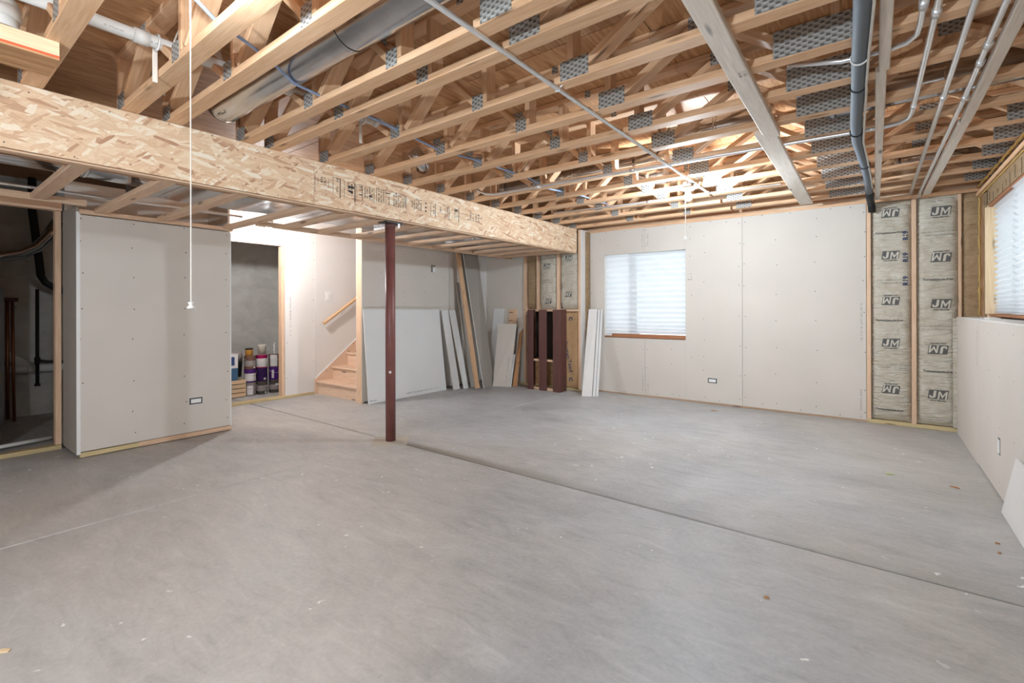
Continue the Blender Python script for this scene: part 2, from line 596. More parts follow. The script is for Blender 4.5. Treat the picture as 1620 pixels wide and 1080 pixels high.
# ------------------------------------------------------------------ floor
JX, JY = -3.66, 2.90
floor = box('floor', 'joint_fill', None, -8.3, 1.3, -3.7, 6.9, -.12, -.012)
floor['kind'] = 'structure'
g = .009
for x0, x1 in ((-8.3, JX - .005), (JX + .005, 1.3)):
    for y0, y1 in ((-3.7, JY - g), (JY + g, 6.9)):
        mb = MB()
        c = .006
        mb.add([(x0, y0, -.02), (x1, y0, -.02), (x1, y1, -.02), (x0, y1, -.02), (x0, y0, -c), (x1, y0, -c), (x1, y1, -c), (x0, y1, -c),
                (x0 + c, y0 + c, 0), (x1 - c, y0 + c, 0), (x1 - c, y1 - c, 0), (x0 + c, y1 - c, 0)],
               [(0, 1, 5, 4), (1, 2, 6, 5), (2, 3, 7, 6), (3, 0, 4, 7), (4, 5, 9, 8), (5, 6, 10, 9), (6, 7, 11, 10), (7, 4, 8, 11), (8, 9, 10, 11)])
        mb.build('slab', 'concrete_floor', floor)
mb = MB()
pc = Vector((-3.67, 2.89, 0))
ring = []
for i in range(26):
    a = 2 * math.pi * i / 26
    sq = 1 / (abs(math.cos(a)) + abs(math.sin(a)))
    ring.append(pc + Vector((math.cos(a), math.sin(a), 0)) * (.22 * sq * (1 + .12 * noise.noise((i * .7, 3, 1)))))
mb.add([p + Vector((0, 0, .004)) for p in ring] + [p * 1.0 + (p - pc) * .06 for p in ring], [tuple(range(26))] + [(i, i + 26, (i + 1) % 26 + 26, (i + 1) % 26) for i in range(26)])
tag(mb.build('patch', 'grout', floor), 'tan diamond of grout around the steel post foot')

# ------------------------------------------------------------------ ceiling: plywood subfloor
ceiling = box('ceiling', 'dark', None, -8.3, 1.3, -3.7, 6.9, ZT + DEPTH + .022, ZT + DEPTH + .06)
ceiling['kind'] = 'structure'
x = -8.3
row = 0
while x < 1.3:
    y = -3.7 - (1.22 if row % 2 else 0)
    while y < 6.9:
        box('plywood_panel', 'plywood', ceiling, x + .0015, min(1.3, x + 1.215), max(-3.7, y + .0015), min(6.9, y + 2.435), ZT + DEPTH + .001, ZT + DEPTH + .02)
        y += 2.44
    x += 1.219
    row += 1

# ------------------------------------------------------------------ outer walls
wall_back = struct('wall_back', (-3, 6.6, 0))
WX0, WX1, WZ0, WZ1 = -3.22, -2.02, .845, 2.055          # back window opening
for a in ((-8.3, WX0 - .03, -.1, 2.85), (WX1 + .03, 1.3, -.1, 2.85), (WX0 - .03, WX1 + .03, -.1, WZ0 - .04), (WX0 - .03, WX1 + .03, WZ1 + .03, 2.85)):
    box('concrete', 'concrete_wall', wall_back, a[0], a[1], 6.66, 6.86, a[2], a[3])
wall_right = struct('wall_right', (.9, 3, 0))
RY0, RY1, RZ0, RZ1 = 4.45, 6.03, 1.20, 2.165             # right window opening
for a in ((-3.7, RY0 - .03, -.1, 2.85), (RY1 + .03, 6.9, -.1, 2.85), (RY0 - .03, RY1 + .03, -.1, RZ0 - .03), (RY0 - .03, RY1 + .03, RZ1 + .03, 2.85)):
    box('concrete', 'concrete_wall', wall_right, 1.0, 1.2, a[0], a[1], a[2], a[3])
wall_left = box('wall_left', 'concrete_wall', None, -8.2, -8.0, -3.7, 6.9, -.1, 2.85)
wall_left['kind'] = 'structure'
wall_front = box('wall_front', 'drywall', None, -8.3, 1.3, -3.7, -3.5, -.1, 2.85)
wall_front['kind'] = 'structure'

def panel_y(parent, x0, x1, z0, z1, y, mat='drywall', t=.0127, name='drywall_panel'):
    return box(name, mat, parent, x0, x1, y, y + t, z0, z1)
def screws(parent, pts, axis, plane, name='screw_heads'):
    """pts in (u, z); axis 'y' = wall facing -Y (u = x), 'x' = wall facing +X, '-x' = facing -X (u = y)"""
    mb = MB()
    r_ = .0055
    for u, z in pts:
        u += random.uniform(-.012, .012)
        z += random.uniform(-.02, .02)
        c = [(r_ * math.cos(i * math.pi / 3), r_ * math.sin(i * math.pi / 3)) for i in range(6)]
        if axis == 'y':
            mb.add([(u + a, plane - .0008, z + b) for a, b in c], [tuple(range(6))])
        elif axis == 'x':
            mb.add([(plane + .0008, u + a, z + b) for a, b in c], [tuple(range(6))])
        else:
            mb.add([(plane - .0008, u - a, z + b) for a, b in c], [tuple(range(6))])
    o = mb.build(name, 'screw', parent)
    o['kind'] = 'stuff'
    return o
def seam_print(parent, axis, plane, u, z, length, seed, h=.028, mat='print'):
    """vertical strip of small unreadable manufacturer print beside a sheet's edge"""
    uv, fs_ = scribble(length, h, 1, seed, .8)
    mb = MB()
    e = .0009
    if axis == 'y':
        put(mb, uv, fs_, lambda a, b: (u - b, plane - e, z + a))
    elif axis == 'x':
        put(mb, uv, fs_, lambda a, b: (plane + e, u - b, z + a))
    else:
        put(mb, uv, fs_, lambda a, b: (plane - e, u + b, z + a))
    o = mb.build('print', mat, parent)
    o['kind'] = 'stuff'

# back wall drywall sheets, right part
ZD0, ZD1 = .022, 2.405
panel_y(wall_back, -3.455, WX0, ZD0, ZD1, YB)
panel_y(wall_back, WX0 + .001, -2.5905, ZD0, WZ0 - .012, YB)
panel_y(wall_back, WX0 + .001, -2.5905, WZ1, ZD1 + .003, YB)
panel_y(wall_back, -2.5875, WX1, ZD0 + .004, WZ0 - .012, YB)
panel_y(wall_back, -2.5875, WX1, WZ1, ZD1 - .002, YB)
panel_y(wall_back, WX1 + .001, -1.3195, ZD0 + .004, ZD1 - .002, YB)
panel_y(wall_back, -1.3165, -.069, ZD0 + .002, ZD1, YB)
pts = []
for xs, zs in (((-1.345, -1.29), (.12, .42, .78, 1.16, 1.55, 1.80, 2.06, 2.34)), ((-.94,), (.12, .47, .78, 1.10, 1.43, 1.77, 2.08)), ((-.535,), (.1, .4, .78, 1.1, 1.45, 1.78, 2.08, 2.3)),
               ((-.085,), (.1, .35, .75, 1.2, 1.55, 1.8, 2.1, 2.3)), ((-2.615, -2.565), (.10, .40, .66, 2.15, 2.35)), ((-1.78,), (.1, .45, .62, .85, 1.12, 1.60, 1.98, 2.2)),
               ((-1.95,), (.62, 1.42, 1.66, 1.72, 1.95, 2.2, 2.36)), ((-2.2,), (.1, .5, .7)), ((-3.0,), (.1, .45, .7, 2.2)), ((-3.28,), (.45, 1.5, 2.0, 2.3)), ((-3.43,), (.4, .9, 1.5, 2.0))):
    pts += [(a, b) for a in xs for b in zs]
pts += [(a, 2.375) for a in (-3.2, -2.9, -2.3, -2.0, -1.7, -1.5, -1.1, -.8, -.4, -.2)] + [(a, .06) for a in (-2.9, -2.4, -2.1, -1.6, -1.1, -.7, -.3)]
screws(wall_back, pts, 'y', YB)
for u, z, L, sd in ((-2.628, .17, .24, 1), (-2.55, .14, .22, 2), (-.115, 1.10, .42, 3), (-.12, .20, .30, 4), (-2.63, 2.25, .14, 5), (-2.55, 2.22, .18, 6)):
    seam_print(wall_back, 'y', YB, u, z, L, sd)
uv, fs_ = scribble(.055, .022, 1, 31, 1)
mb = MB()
put(mb, uv, fs_, lambda a, b: (-1.965 + a, YB - .001, 1.645 + b))
mb.build('print', 'ink', wall_back)['kind'] = 'stuff'
# bottom plate, studs and top plates
board('bottom_plate', (-3.46, YB + .058, .019), (-.06, YB + .058, .019), .089, .038, 'stud_wood', wall_back)
board('bottom_plate', (-.06, YB + .045, .019), (XR + .05, YB + .045, .019), .089, .038, 'treated_wood', wall_back)
for px in (-.045, .334):
    board('stud', (px, YB + .06, .038), (px, YB + .06, 2.41), .12, .040, 'stud_wood', wall_back, up=(1, 0, 0))
board('stud', (.688, YB + .07, .038), (.688, YB + .07, 2.40), .12, .025, 'stud_wood', wall_back, up=(1, 0, 0))
board('top_plate', (-3.5, YB + .07, 2.425), (1.0, YB + .07, 2.425), .11, .038, 'truss_wood', wall_back)
box('rim_board', 'osb', wall_back, -8.0, 1.0, 6.62, 6.645, 2.44, ZT + DEPTH)
for a in ((-8.0, WX0 - .035, 0, 2.42), (WX1 + .035, 1.0, 0, 2.42), (WX0 - .035, WX1 + .035, 0, WZ0 - .045), (WX0 - .035, WX1 + .035, WZ1 + .035, 2.42)):
    box('cavity_back', 'kraft_brown', wall_back, a[0], a[1], 6.640, 6.655, a[2], a[3])

# ------------------------------------------------------------------ insulation batts with print
def batt(x0, x1, z0, z1, y, mat, parent, depth=.05, seed=0, amp=.010, label=None):
    nx, nz = 14, max(8, int((z1 - z0) / .04))
    xc, hw = (x0 + x1) / 2, (x1 - x0) / 2
    zc, hz = (z0 + z1) / 2, (z1 - z0) / 2
    def surf(xx, zz):
        e = max(0, 1 - abs((xx - xc) / hw) ** 6) * max(0, 1 - abs((zz - zc) / hz) ** 24)
        n = noise.noise((xx * 4 + seed, zz * 2.2, seed)) * amp * 1.3 + noise.noise((xx * 9 + zz * 5 + seed, zz * 13 - xx * 6, seed + 5)) * amp * .55
        return y + depth * (1 - e) + n * e
    vs_ = [(x0 + (x1 - x0) * i / nx, surf(x0 + (x1 - x0) * i / nx, z0 + (z1 - z0) * j / nz), z0 + (z1 - z0) * j / nz) for j in range(nz + 1) for i in range(nx + 1)]
    fs_ = [(j * (nx + 1) + i, j * (nx + 1) + i + 1, (j + 1) * (nx + 1) + i + 1, (j + 1) * (nx + 1) + i) for j in range(nz) for i in range(nx)]
    b = len(vs_)
    vs_ += [(x0, y + .1, z0), (x1, y + .1, z0), (x1, y + .1, z1), (x0, y + .1, z1)]
    fs_ += [(b + 3, b + 2, b + 1, b)]
    o = MB().add(vs_, fs_).build('insulation_batt', mat, parent, smooth=True)
    if label: o['label'] = label
    return o, surf
def on_batt(o, surf, x, z, flip=False, mirror=1):
    s_ = -1 if flip else 1
    return lambda u, v: (x + s_ * u, surf(x + s_ * u, z + s_ * v) - .0035, z + s_ * v)
def jm_logo(o, surf, x, z, flip=False, k=1.0):
    s_ = -1 if flip else 1
    mb = MB()
    f = on_batt(o, surf, x, z, flip)
    sk = lambda u, v: f((u + v * .14) * k, v * k)
    for (a, b) in ((-.080, .080),):
        uv, fs2 = [], []
        nu, nv = 10, 6
        for j in range(nv + 1):
            for i in range(nu + 1):
                uv.append((a + (b - a) * i / nu, -.048 + .096 * j / nv))
        for j in range(nv):
            for i in range(nu):
                n = j * (nu + 1) + i
                fs2.append((n, n + 1, n + nu + 2, n + nu + 1))
        put(mb, uv, fs2, sk)
    mb.build('logo', 'logo_ink', o)
    mb = MB()
    f2 = lambda u, v: tuple(Vector(sk(u, v)) + Vector((0, -.0025, 0)))
    J = [[(-.040, .040), (-.018, .040), (-.018, -.022), (-.040, -.016)], [(-.040, -.016), (-.018, -.022), (-.026, -.036), (-.044, -.040)],
         [(-.044, -.040), (-.062, -.038), (-.058, -.022), (-.040, -.022)], [(-.062, -.038), (-.070, -.026), (-.070, -.010), (-.056, -.010), (-.058, -.022)]]
    Mm = [[(.000, -.048), (.014, -.048), (.014, .034), (.000, .034)], [(.060, -.048), (.074, -.048), (.074, .034), (.060, .034)],
          [(.014, .034), (.014, .008), (.037, -.040), (.037, -.008)], [(.060, .034), (.037, -.008), (.037, -.040), (.060, .008)]]
    for poly in J + Mm:
        put(mb, poly, [tuple(range(len(poly)))], f2)
    mb.build('logo_letters', 'logo_paper', o)
    mb = MB()
    uv, fs2 = text_geo('Johns Manville', .022, .0006)
    put(mb, [(u, v - .066) for u, v in uv], fs2, lambda u, v: f(u * k, v * k))
    mb.build('lettering', 'logo_ink', o)
def batt_line(o, surf, x, z, body, size, mat='logo_ink', rot=0, bend=0, bold=.0008):
    f = on_batt(o, surf, x, z)
    c, s_ = math.cos(rot), math.sin(rot)
    uv, fs2 = text_geo(body, size, bold)
    mb = MB()
    put(mb, [(u * c - (v + bend * u * u) * s_, u * s_ + (v + bend * u * u) * c) for u, v in uv], fs2, f)
    mb.build('lettering', mat, o)
def batt_small(o, surf, x, z, w_, seed):
    f = on_batt(o, surf, x, z)
    for dz in (.018, -.016):
        uv, fs2 = scribble(w_, .012, 1, seed + int(dz * 1000), .85, .0012)
        mb = MB()
        put(mb, [(u, v + dz) for u, v in uv], fs2, f)
        mb.build('print', 'logo_ink', o)['kind'] = 'stuff'

b1, s1 = batt(-.022, .312, .045, 2.40, YB + .005, 'kraft_facing', wall_back, seed=1, label='paper-faced insulation batt with blue R19 print')
b2, s2 = batt(.357, .676, .045, 2.405, YB + .005, 'kraft_facing', wall_back, seed=9)
for i, z in enumerate((2.27, 1.823, 1.329, .882, .38)):
    jm_logo(b1, s1, .142, z, i % 2 == 0, .9)
for i, z in enumerate((2.246, 1.769, 1.299, .826, .367)):
    jm_logo(b2, s2, .545 if i < 3 else .52, z, i % 2 == 1, .95)
for z in (2.06, 1.12, .16):
    batt_line(b1, s1, .13, z, 'Formaldehyde-free', .030, bend=.35)
for z in (1.54, .63):
    batt_small(b1, s1, .15, z, .24, 5 + int(z * 10))
for z in (1.545, .60):
    batt_line(b2, s2, .52, z, 'Formaldehyde-free', .030, bend=.3)
for z in (2.02, 1.05):
    batt_small(b2, s2, .52, z, .26, 15 + int(z * 10))
for z in (2.02, 1.789, 1.541):
    batt_line(b1, s1, .268, z, 'R19', .062, 'blue_ink', math.pi / 2, 0, .002)
b3, s3 = batt(.702, XU + .10, 1.0, 2.40, YB + .02, 'kraft_brown', wall_back, depth=.03, seed=3, amp=.01)

# ------------------------------------------------------------------ alcove wall beside the beam
wall_alcove = struct('wall_alcove', (-4.5, YA, 0))
AX = [-4.555, -4.30, -3.915, -3.535]
panel_y(wall_alcove, XM - .02, -4.58, .02, 2.44, YA + .03)
screws(wall_alcove, [(a, b) for a in (-5.3, -4.95, -4.62) for b in (.3, .8, 1.4, 1.7, 1.95)], 'y', YA + .03)
for i, px in enumerate(AX):
    z0 = .038 if i in (0, 3) else 1.245
    board('stud', (px, YA + .06, z0), (px, YA + .06, 2.445), .12, .04, 'stud_wood', wall_alcove, up=(1, 0, 0))
board('header', (AX[0] - .02, YA + .055, 1.228), (AX[3] + .02, YA + .055, 1.228), .12, .036, 'stud_wood', wall_alcove)
board('bottom_plate', (-5.4, YA + .07, .019), (-3.5, YA + .07, .019), .10, .038, 'treated_wood', wall_alcove)
board('stud', (-3.90, YA + .07, .038), (-3.90, YA + .07, 1.21), .10, .038, 'stud_wood', wall_alcove, up=(1, 0, 0))
box('drywall_edge', 'drywall_white', wall_alcove, -3.512, -3.498, YA + .0, YB + .10, .03, 2.44)
box('cavity_side', 'kraft_brown', wall_alcove, -3.497, -3.462, YA + .12, YB + .12, .03, 2.42)
ba, sa = batt(AX[0] + .022, AX[1] - .022, 1.25, 2.44, YA + .03, 'kraft_brown', wall_alcove, seed=21, amp=.012)
bb, sb = batt(AX[1] + .022, AX[2] - .022, 1.25, 2.44, YA + .012, 'kraft_facing', wall_alcove, seed=25)
bc, sc_ = batt(AX[2] + .022, AX[3] - .022, 1.25, 2.44, YA + .012, 'kraft_facing', wall_alcove, seed=29)
jm_logo(bb, sb, -4.11, 1.93, False, .75)
jm_logo(bb, sb, -4.10, 1.37, True, .75)
jm_logo(bc, sc_, -3.72, 2.03, False, .75)
jm_logo(bc, sc_, -3.73, 1.47, True, .75)
batt_small(bb, sb, -4.11, 1.69, .2, 61)
batt_small(bc, sc_, -3.74, 1.80, .2, 62)
for z in (1.60, 1.30):
    batt_line(bc, sc_, -3.86, z, 'R19', .05, 'blue_ink', math.pi / 2, 0, .002)
bd, sd_ = batt(-3.88, AX[3] - .022, .045, 1.205, YA + .02, 'cardboard', wall_alcove, depth=.02, seed=33, amp=.003, label='tan kraft facing with blue rotated lettering')
batt_line(bd, sd_, -3.74, .52, 'CertainTeed', .095, 'blue_ink', -1.35, 0, .001)
for z in (1.10, .17):
    batt_line(bd, sd_, -3.70, z, 'C', .085, 'blue_ink', -1.35, 0, .003)
batt_small(bd, sd_, -3.71, .88, .12, 71)
# dark sheet closing the back of the rough opening
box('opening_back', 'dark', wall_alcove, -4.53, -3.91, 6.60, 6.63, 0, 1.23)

# carton and bag standing in the opening
bx = thing('cardboard_box', 'brown cardboard carton on the floor behind the dark plank frame', 'box', (-4.22, YA + .13, .04))
box('carton', 'cardboard', bx, -4.48, -3.96, YA + .08, YA + .26, .04, .44)
for a, z in ((-4.36, .30), (-4.08, .25)):
    uv, fs2 = scribble(.12, .05, 2, int(abs(a) * 100), .9, .004)
    mb = MB()
    put(mb, uv, fs2, lambda u, v: (a + u * .8 + v * .3, YA + .079, z + u * .5 + v))
    mb.build('print', 'blue_ink', bx)['kind'] = 'stuff'
mb = MB()
for j, (r_, z) in enumerate(((.05, .44), (.085, .52), (.09, .68), (.06, .82), (.075, .92), (.03, 1.0))):
    pass
mb.lathe((-4.02, YA + .19, .44), [(.06, 0), (.085, .07), (.075, .16), (.088, .24), (.055, .34), (.07, .44), (.03, .55)], 14)
o = mb.build('plastic_bag', 'bin_dark', None, smooth=True)
tag(o, 'dark crumpled plastic bag on the carton behind the plank frame', 'bag')

# dark brown plank frame standing in front of the opening
fr = thing('plank_frame', 'dark brown open frame of three upright planks before the alcove opening', 'frame', (-4.03, 6.12, 0))
for xa, xb in ((-4.325, -4.215), (-4.11, -3.97), (-3.855, -3.732)):
    board('plank', ((xa + xb) / 2, 6.065, .0), ((xa + xb) / 2, 6.065, 1.24), xb - xa, .02, 'brown_wood', fr, up=(0, 1, 0))
board('side_board', (-3.741, 6.165, .0), (-3.741, 6.165, 1.24), .018, .18, 'brown_wood', fr, up=(0, 1, 0))
board('side_board', (-4.316, 6.165, .0), (-4.316, 6.165, 1.24), .018, .18, 'brown_wood', fr, up=(0, 1, 0))
board('bottom_rail', (-4.305, 6.16, .02), (-3.752, 6.16, .02), .16, .04, 'stud_wood', fr)
board('middle_rail', (-4.305, 6.10, .46), (-3.752, 6.10, .46), .04, .03, 'stud_wood', fr)

# ------------------------------------------------------------------ windows
def shade(label, axis, a0, a1, z0, z1, plane, out, periods, seed):
    """pleated paper shade: level accordion folds, tighter toward the bottom; a0..a1 along the wall, 'out' = fold depth"""
    zs = [0.0]
    for k_ in range(periods * 2):
        f = k_ / (periods * 2)
        zs.append(zs[-1] + (1.0 if f < .62 else 1.0 - .62 * (f - .62) / .38))
    zs = [z1 - (z1 - z0) * q / zs[-1] for q in zs]
    nu = 6
    vs_ = []
    for j_, z in enumerate(zs):
        for i_ in range(nu + 1):
            u = a0 + (a1 - a0) * i_ / nu
            d = out * (.5 if j_ % 2 else -.5) + .004 * noise.noise((u * 2.0, z * 3.0, seed))
            zz = z + .004 * noise.noise((u * 3.0, j_ * .3, seed + 3))
            vs_.append((u, plane + d, zz) if axis == 'y' else (plane + d, u, zz))
    m = nu + 1
    fs_ = [(j_ * m + i_, j_ * m + i_ + 1, (j_ + 1) * m + i_ + 1, (j_ + 1) * m + i_) for j_ in range(len(zs) - 1) for i_ in range(nu)]
    o = MB().add(vs_, fs_).build('pleated_shade', 'shade_paper', None)
    return tag(o, label, 'window shade', 'pleated paper window shades')
shade('white pleated paper shade over the left third of the back window', 'y', WX0 + .008, -2.735, WZ0 + .004, WZ1 - .002, 6.565, .026, 17, 1)
shade('wide white pleated paper shade over the right side of the back window', 'y', -2.86, WX1 - .002, WZ0 + .044, WZ1 - .002, 6.600, .026, 17, 5)
shade('white pleated paper shade with zigzag edge in the window above the knee wall', 'x', 5.06, RY1 - .03, RZ0 + .006, RZ1 + .0, .868, .034, 22, 8)
shade('overlapping white pleated paper shade at the near side above the knee wall', 'x', RY0 + .01, 5.13, RZ0 + .006, RZ1 + .0, .840, .030, 22, 12)

win1 = struct('window_1', ((WX0 + WX1) / 2, 6.6, WZ0))
def win_frame(win, axis, a0, a1, z0, z1, p0, p1, mull):
    t = .035
    def bx_(n, u0, u1, zz0, zz1, q0=p0, q1=p1, mat='vinyl'):
        if axis == 'y':
            return box(n, mat, win, u0, u1, q0, q1, zz0, zz1)
        return box(n, mat, win, q0, q1, u0, u1, zz0, zz1)
    bx_('frame_rail', a0, a1, z0, z0 + t)
    bx_('frame_rail', a0, a1, z1 - t, z1)
    bx_('frame_stile', a0, a0 + t, z0 + t, z1 - t)
    bx_('frame_stile', a1 - t, a1, z0 + t, z1 - t)
    if mull:
        bx_('meeting_stile', mull - .012, mull + .012, z0 + t, z1 - t)
    pm = (p0 + p1) / 2
    cuts = [a0 + t] + ([mull - .012, mull + .012] if mull else []) + [a1 - t]
    for k_ in range(0, len(cuts), 2):
        bx_('pane', cuts[k_], cuts[k_ + 1], z0 + t, z1 - t, pm - .002, pm + .002, 'window_glass')
win_frame(win1, 'y', WX0 - .028, WX1 + .028, WZ0 - .035, WZ1 + .025, 6.74, 6.79, -2.795)
for nm, a in (('jamb', (WX0 - .03, WX0 - .004, 6.515, 6.74, WZ0 - .02, WZ1)), ('jamb', (WX1 + .004, WX1 + .03, 6.515, 6.74, WZ0 - .02, WZ1)), ('jamb_head', (WX0 - .03, WX1 + .03, 6.515, 6.74, WZ1 + .002, WZ1 + .028))):
    box(nm, 'drywall_white', win1, *a)
board('sill', (WX0 + .005, 6.62, WZ0 - .012), (WX1 - .002, 6.62, WZ0 - .012), .24, .022, 'sill_wood', win1)
board('sill_face', (WX0 + .12, YB + .025, WZ0 + .012), (WX1 - .002, YB + .025, WZ0 + .012), .038, .058, 'sill_wood', win1)
board('sill_block', (WX0 + .003, YB + .012, WZ0 - .006), (WX0 + .085, YB + .012, WZ0 - .006), .02, .024, 'sill_wood', win1)

win2 = struct('window_2', (.95, (RY0 + RY1) / 2, RZ0))
win_frame(win2, 'x', RY0 - .025, RY1 + .02, RZ0 - .02, RZ1 + .02, 1.08, 1.13, None)
board('jamb', (.90, RY1 + .018, RZ0), (.90, RY1 + .018, RZ1), .19, .03, 'clean_pine', win2, up=(0, 1, 0))
board('jamb', (.90, RY0 - .018, RZ0), (.90, RY0 - .018, RZ1), .19, .03, 'clean_pine', win2, up=(0, 1, 0))
board('sill', (.92, RY0, RZ0 - .012), (.92, RY1, RZ0 - .012), .17, .022, 'sill_wood', win2)
board('head', (.92, RY0, RZ1 + .012), (.92, RY1, RZ1 + .012), .19, .022, 'sill_wood', win2)

# ------------------------------------------------------------------ right wall: knee wall and framing above
kz = 1.158
for y0, y1 in ((-3.5, .42), (.423, 2.86), (2.863, 5.252), (5.255, YB + .01)):
    box('drywall_panel', 'drywall', wall_right, XR, XR + .0127, y0, y1, .012 if y0 < 5 else .002, kz - (.004 if y0 < 5 else 0))
screws(wall_right, [(a, b) for a in (6.3, 5.9, 5.5, 5.3, 5.2, 4.85, 4.45, 4.05, 3.7) for b in (.1, .45, .8, 1.08)], '-x', XR)
seam_print(wall_right, '-x', XR, 5.33, .92, .30, 41)
board('knee_plate', (XR + .058, -3.5, kz - .022), (XR + .058, YB, kz - .022), .089, .036, 'treated_wood', wall_right)
board('knee_plate', (XR + .058, -3.5, .02), (XR + .058, YB, .02), .089, .036, 'treated_wood', wall_right)
box('ledge', 'gypsum_edge', wall_right, XR + .004, XU + .05, -3.5, YB + .02, kz - .004, kz + .006)
box('ledge_scrap', 'gypsum_edge', wall_right, XR + .05, XR + .11, 5.15, 5.38, kz + .006, kz + .018)
ed = MB()
ed.box(XR - .03, XR + .0, YB - .018, YB - .003, .05, 1.15)
ed.build('batt_flap', 'kraft_facing', wall_right)
# framing above the knee wall
for y in (6.085, 6.47):
    board('stud', (XU + .05, y, kz), (XU + .05, y, 2.40), .09, .04, 'clean_pine' if y < 6.2 else 'truss_wood', wall_right, up=(0, 1, 0))
for y in (RY0 - .06, 3.9, 3.3, 2.6, 1.9, 1.2, .5):
    board('stud', (XU + .05, y, kz), (XU + .05, y, 2.40), .09, .04, 'stud_wood', wall_right, up=(0, 1, 0))
mb = MB()
ny = 10
for (y0, y1, z0, z1) in ((6.11, 6.45, kz + .02, 2.36),):
    for j in range(13):
        for i in range(7):
            yy, zz = y0 + (y1 - y0) * i / 6, z0 + (z1 - z0) * j / 12
            mb.v.append((XU + .035 - .025 * math.sin(math.pi * i / 6) + .008 * noise.noise((yy * 9, zz * 5, 2)), yy, zz))
    mb.f += [(j * 7 + i, (j + 1) * 7 + i, (j + 1) * 7 + i + 1, j * 7 + i + 1) for j in range(12) for i in range(6)]
mb.build('insulation_batt', 'kraft_brown', wall_right, smooth=True)
box('header', 'kraft_brown', wall_right, XU + .005, XU + .05, -3.5, 6.10, RZ1 + .025, 2.335)
board('top_plate', (XU + .04, -3.5, 2.372), (XU + .04, YB + .02, 2.372), .11, .038, 'truss_wood', wall_right)
board('top_plate', (XU + .08, -3.5, 2.412), (XU + .08, YB + .02, 2.412), .12, .038, 'truss_wood', wall_right)
box('rim_board', 'osb', wall_right, .97, .995, -3.5, 6.62, 2.43, ZT + DEPTH)
box('cavity_back', 'kraft_brown', wall_right, .94, .985, -3.5, RY0 - .035, .05, 2.42)
box('cavity_back', 'kraft_brown', wall_right, .94, .985, RY1 + .04, 6.6, .05, 2.42)
box('cavity_back', 'kraft_brown', wall_right, .94, .985, RY0 - .035, RY1 + .04, RZ1 + .04, 2.42)
# beads of spray foam along the plates
def foam(pts, r0, name, parent, seed):
    rr = [r0 * (1 + 1.1 * noise.noise((i * .9, seed, 0))) for i in range(len(pts))]
    pp = [Vector(p) + Vector((noise.noise((i * 1.3, seed, 4)), noise.noise((i * 1.1, seed, 8)), noise.noise((i, seed, 2)))) * r0 * .8 for i, p in enumerate(pts)]
    MB().tube(pp, rr, 7).build(name, 'foam_yellow', parent, smooth=True)
foam([(XU + .0, 4.3 + .05 * i, 2.338) for i in range(44)], .007, 'foam_bead', wall_right, 1)
foam([(XU - .01, 4.3 + .05 * i, 2.432) for i in range(44)], .011, 'foam_bead', wall_right, 2)
foam([(XU - .002, 6.435 + .004 * math.sin(i), kz + .02 + .05 * i) for i in range(24)], .008, 'foam_bead', wall_right, 3)
for i in range(12):
    MB().box(XU + .003, XU + .0048, 4.5 + i * .16 + .03 * math.sin(i * 5), 4.505 + i * .16 + .03 * math.sin(i * 5), 2.2 + .02 * math.sin(i * 3), 2.28 + .03 * math.sin(i * 7)).build('staple_mark', 'dark', wall_right)

# ------------------------------------------------------------------ left: boxed-out wall
wall_box = struct('wall_box', (XP, 1.5, 0))
PY0, PY1 = .945, 2.14
box('drywall_panel', 'drywall', wall_box, XP - .0127, XP, PY0, PY1, .055, 2.062)
box('drywall_panel', 'drywall_back', wall_box, XP - .53, XP - .0127, PY0, PY0 + .0127, .03, 2.15)  # darker board colour stands in for the shade on this return
box('drywall_panel', 'drywall', wall_box, -5.87, -5.86, PY0 + .0127, 2.15, .03, 2.44)
box('corner_bead', 'corner_bead', wall_box, XP - .012, XP + .0022, PY0 - .0022, PY0 + .022, .035, 2.085)
box('corner_bead', 'corner_bead', wall_box, XP - .03, XP + .0015, PY1, PY1 + .010, .03, 2.055)
box('drywall_panel', 'drywall', wall_box, -5.86, XP - .03, PY1 - .01, PY1 + .002, .03, 2.44)
board('bottom_plate', (XP - .045, PY0 + .02, .026), (XP - .045, PY0 + .42, .026), .09, .04, 'treated_wood', wall_box)
board('bottom_plate', (XP - .043, PY0 + .42, .028), (XP - .043, PY1 + .01, .028), .09, .044, 'stud_wood', wall_box)
box('dark_infill', 'dark', wall_box, -5.85, XP - .11, PY0 + .02, PY1 - .02, .005, 2.10)  # plain dark box put inside the wall in place of studs
screws(wall_box, [(a, b) for a in (PY0 + .03, 1.33, 1.735, PY1 - .03) for b in (.13, .34, .62, 1.0, 1.28, 1.55, 1.82, 2.03)], 'x', XP)

# utility room opening
wall_utility = struct('wall_utility', (-5.9, 0, 0))
board('stud', (-5.905, .915, .04), (-5.905, .915, 2.15), .089, .042, 'stud_wood', wall_utility, up=(0, 1, 0))
board('bottom_plate', (-5.885, -3.5, .019), (-5.885, .93, .019), .089, .038, 'treated_wood', wall_utility)
board('top_plate', (-5.905, -3.5, 2.20), (-5.905, .94, 2.20), .089, .09, 'stud_wood', wall_utility)
box('drywall_panel', 'drywall', wall_utility, -5.96, -5.95, -3.5, .42, .04, 2.80)  # panel and its end stud extended out of view to darken the utility room
board('stud', (-5.905, .40, .04), (-5.905, .40, 2.15), .089, .042, 'stud_wood', wall_utility, up=(0, 1, 0))
box('partition', 'concrete_wall', wall_utility, -8.0, -5.87, 2.28, 2.36, 0, 2.80)

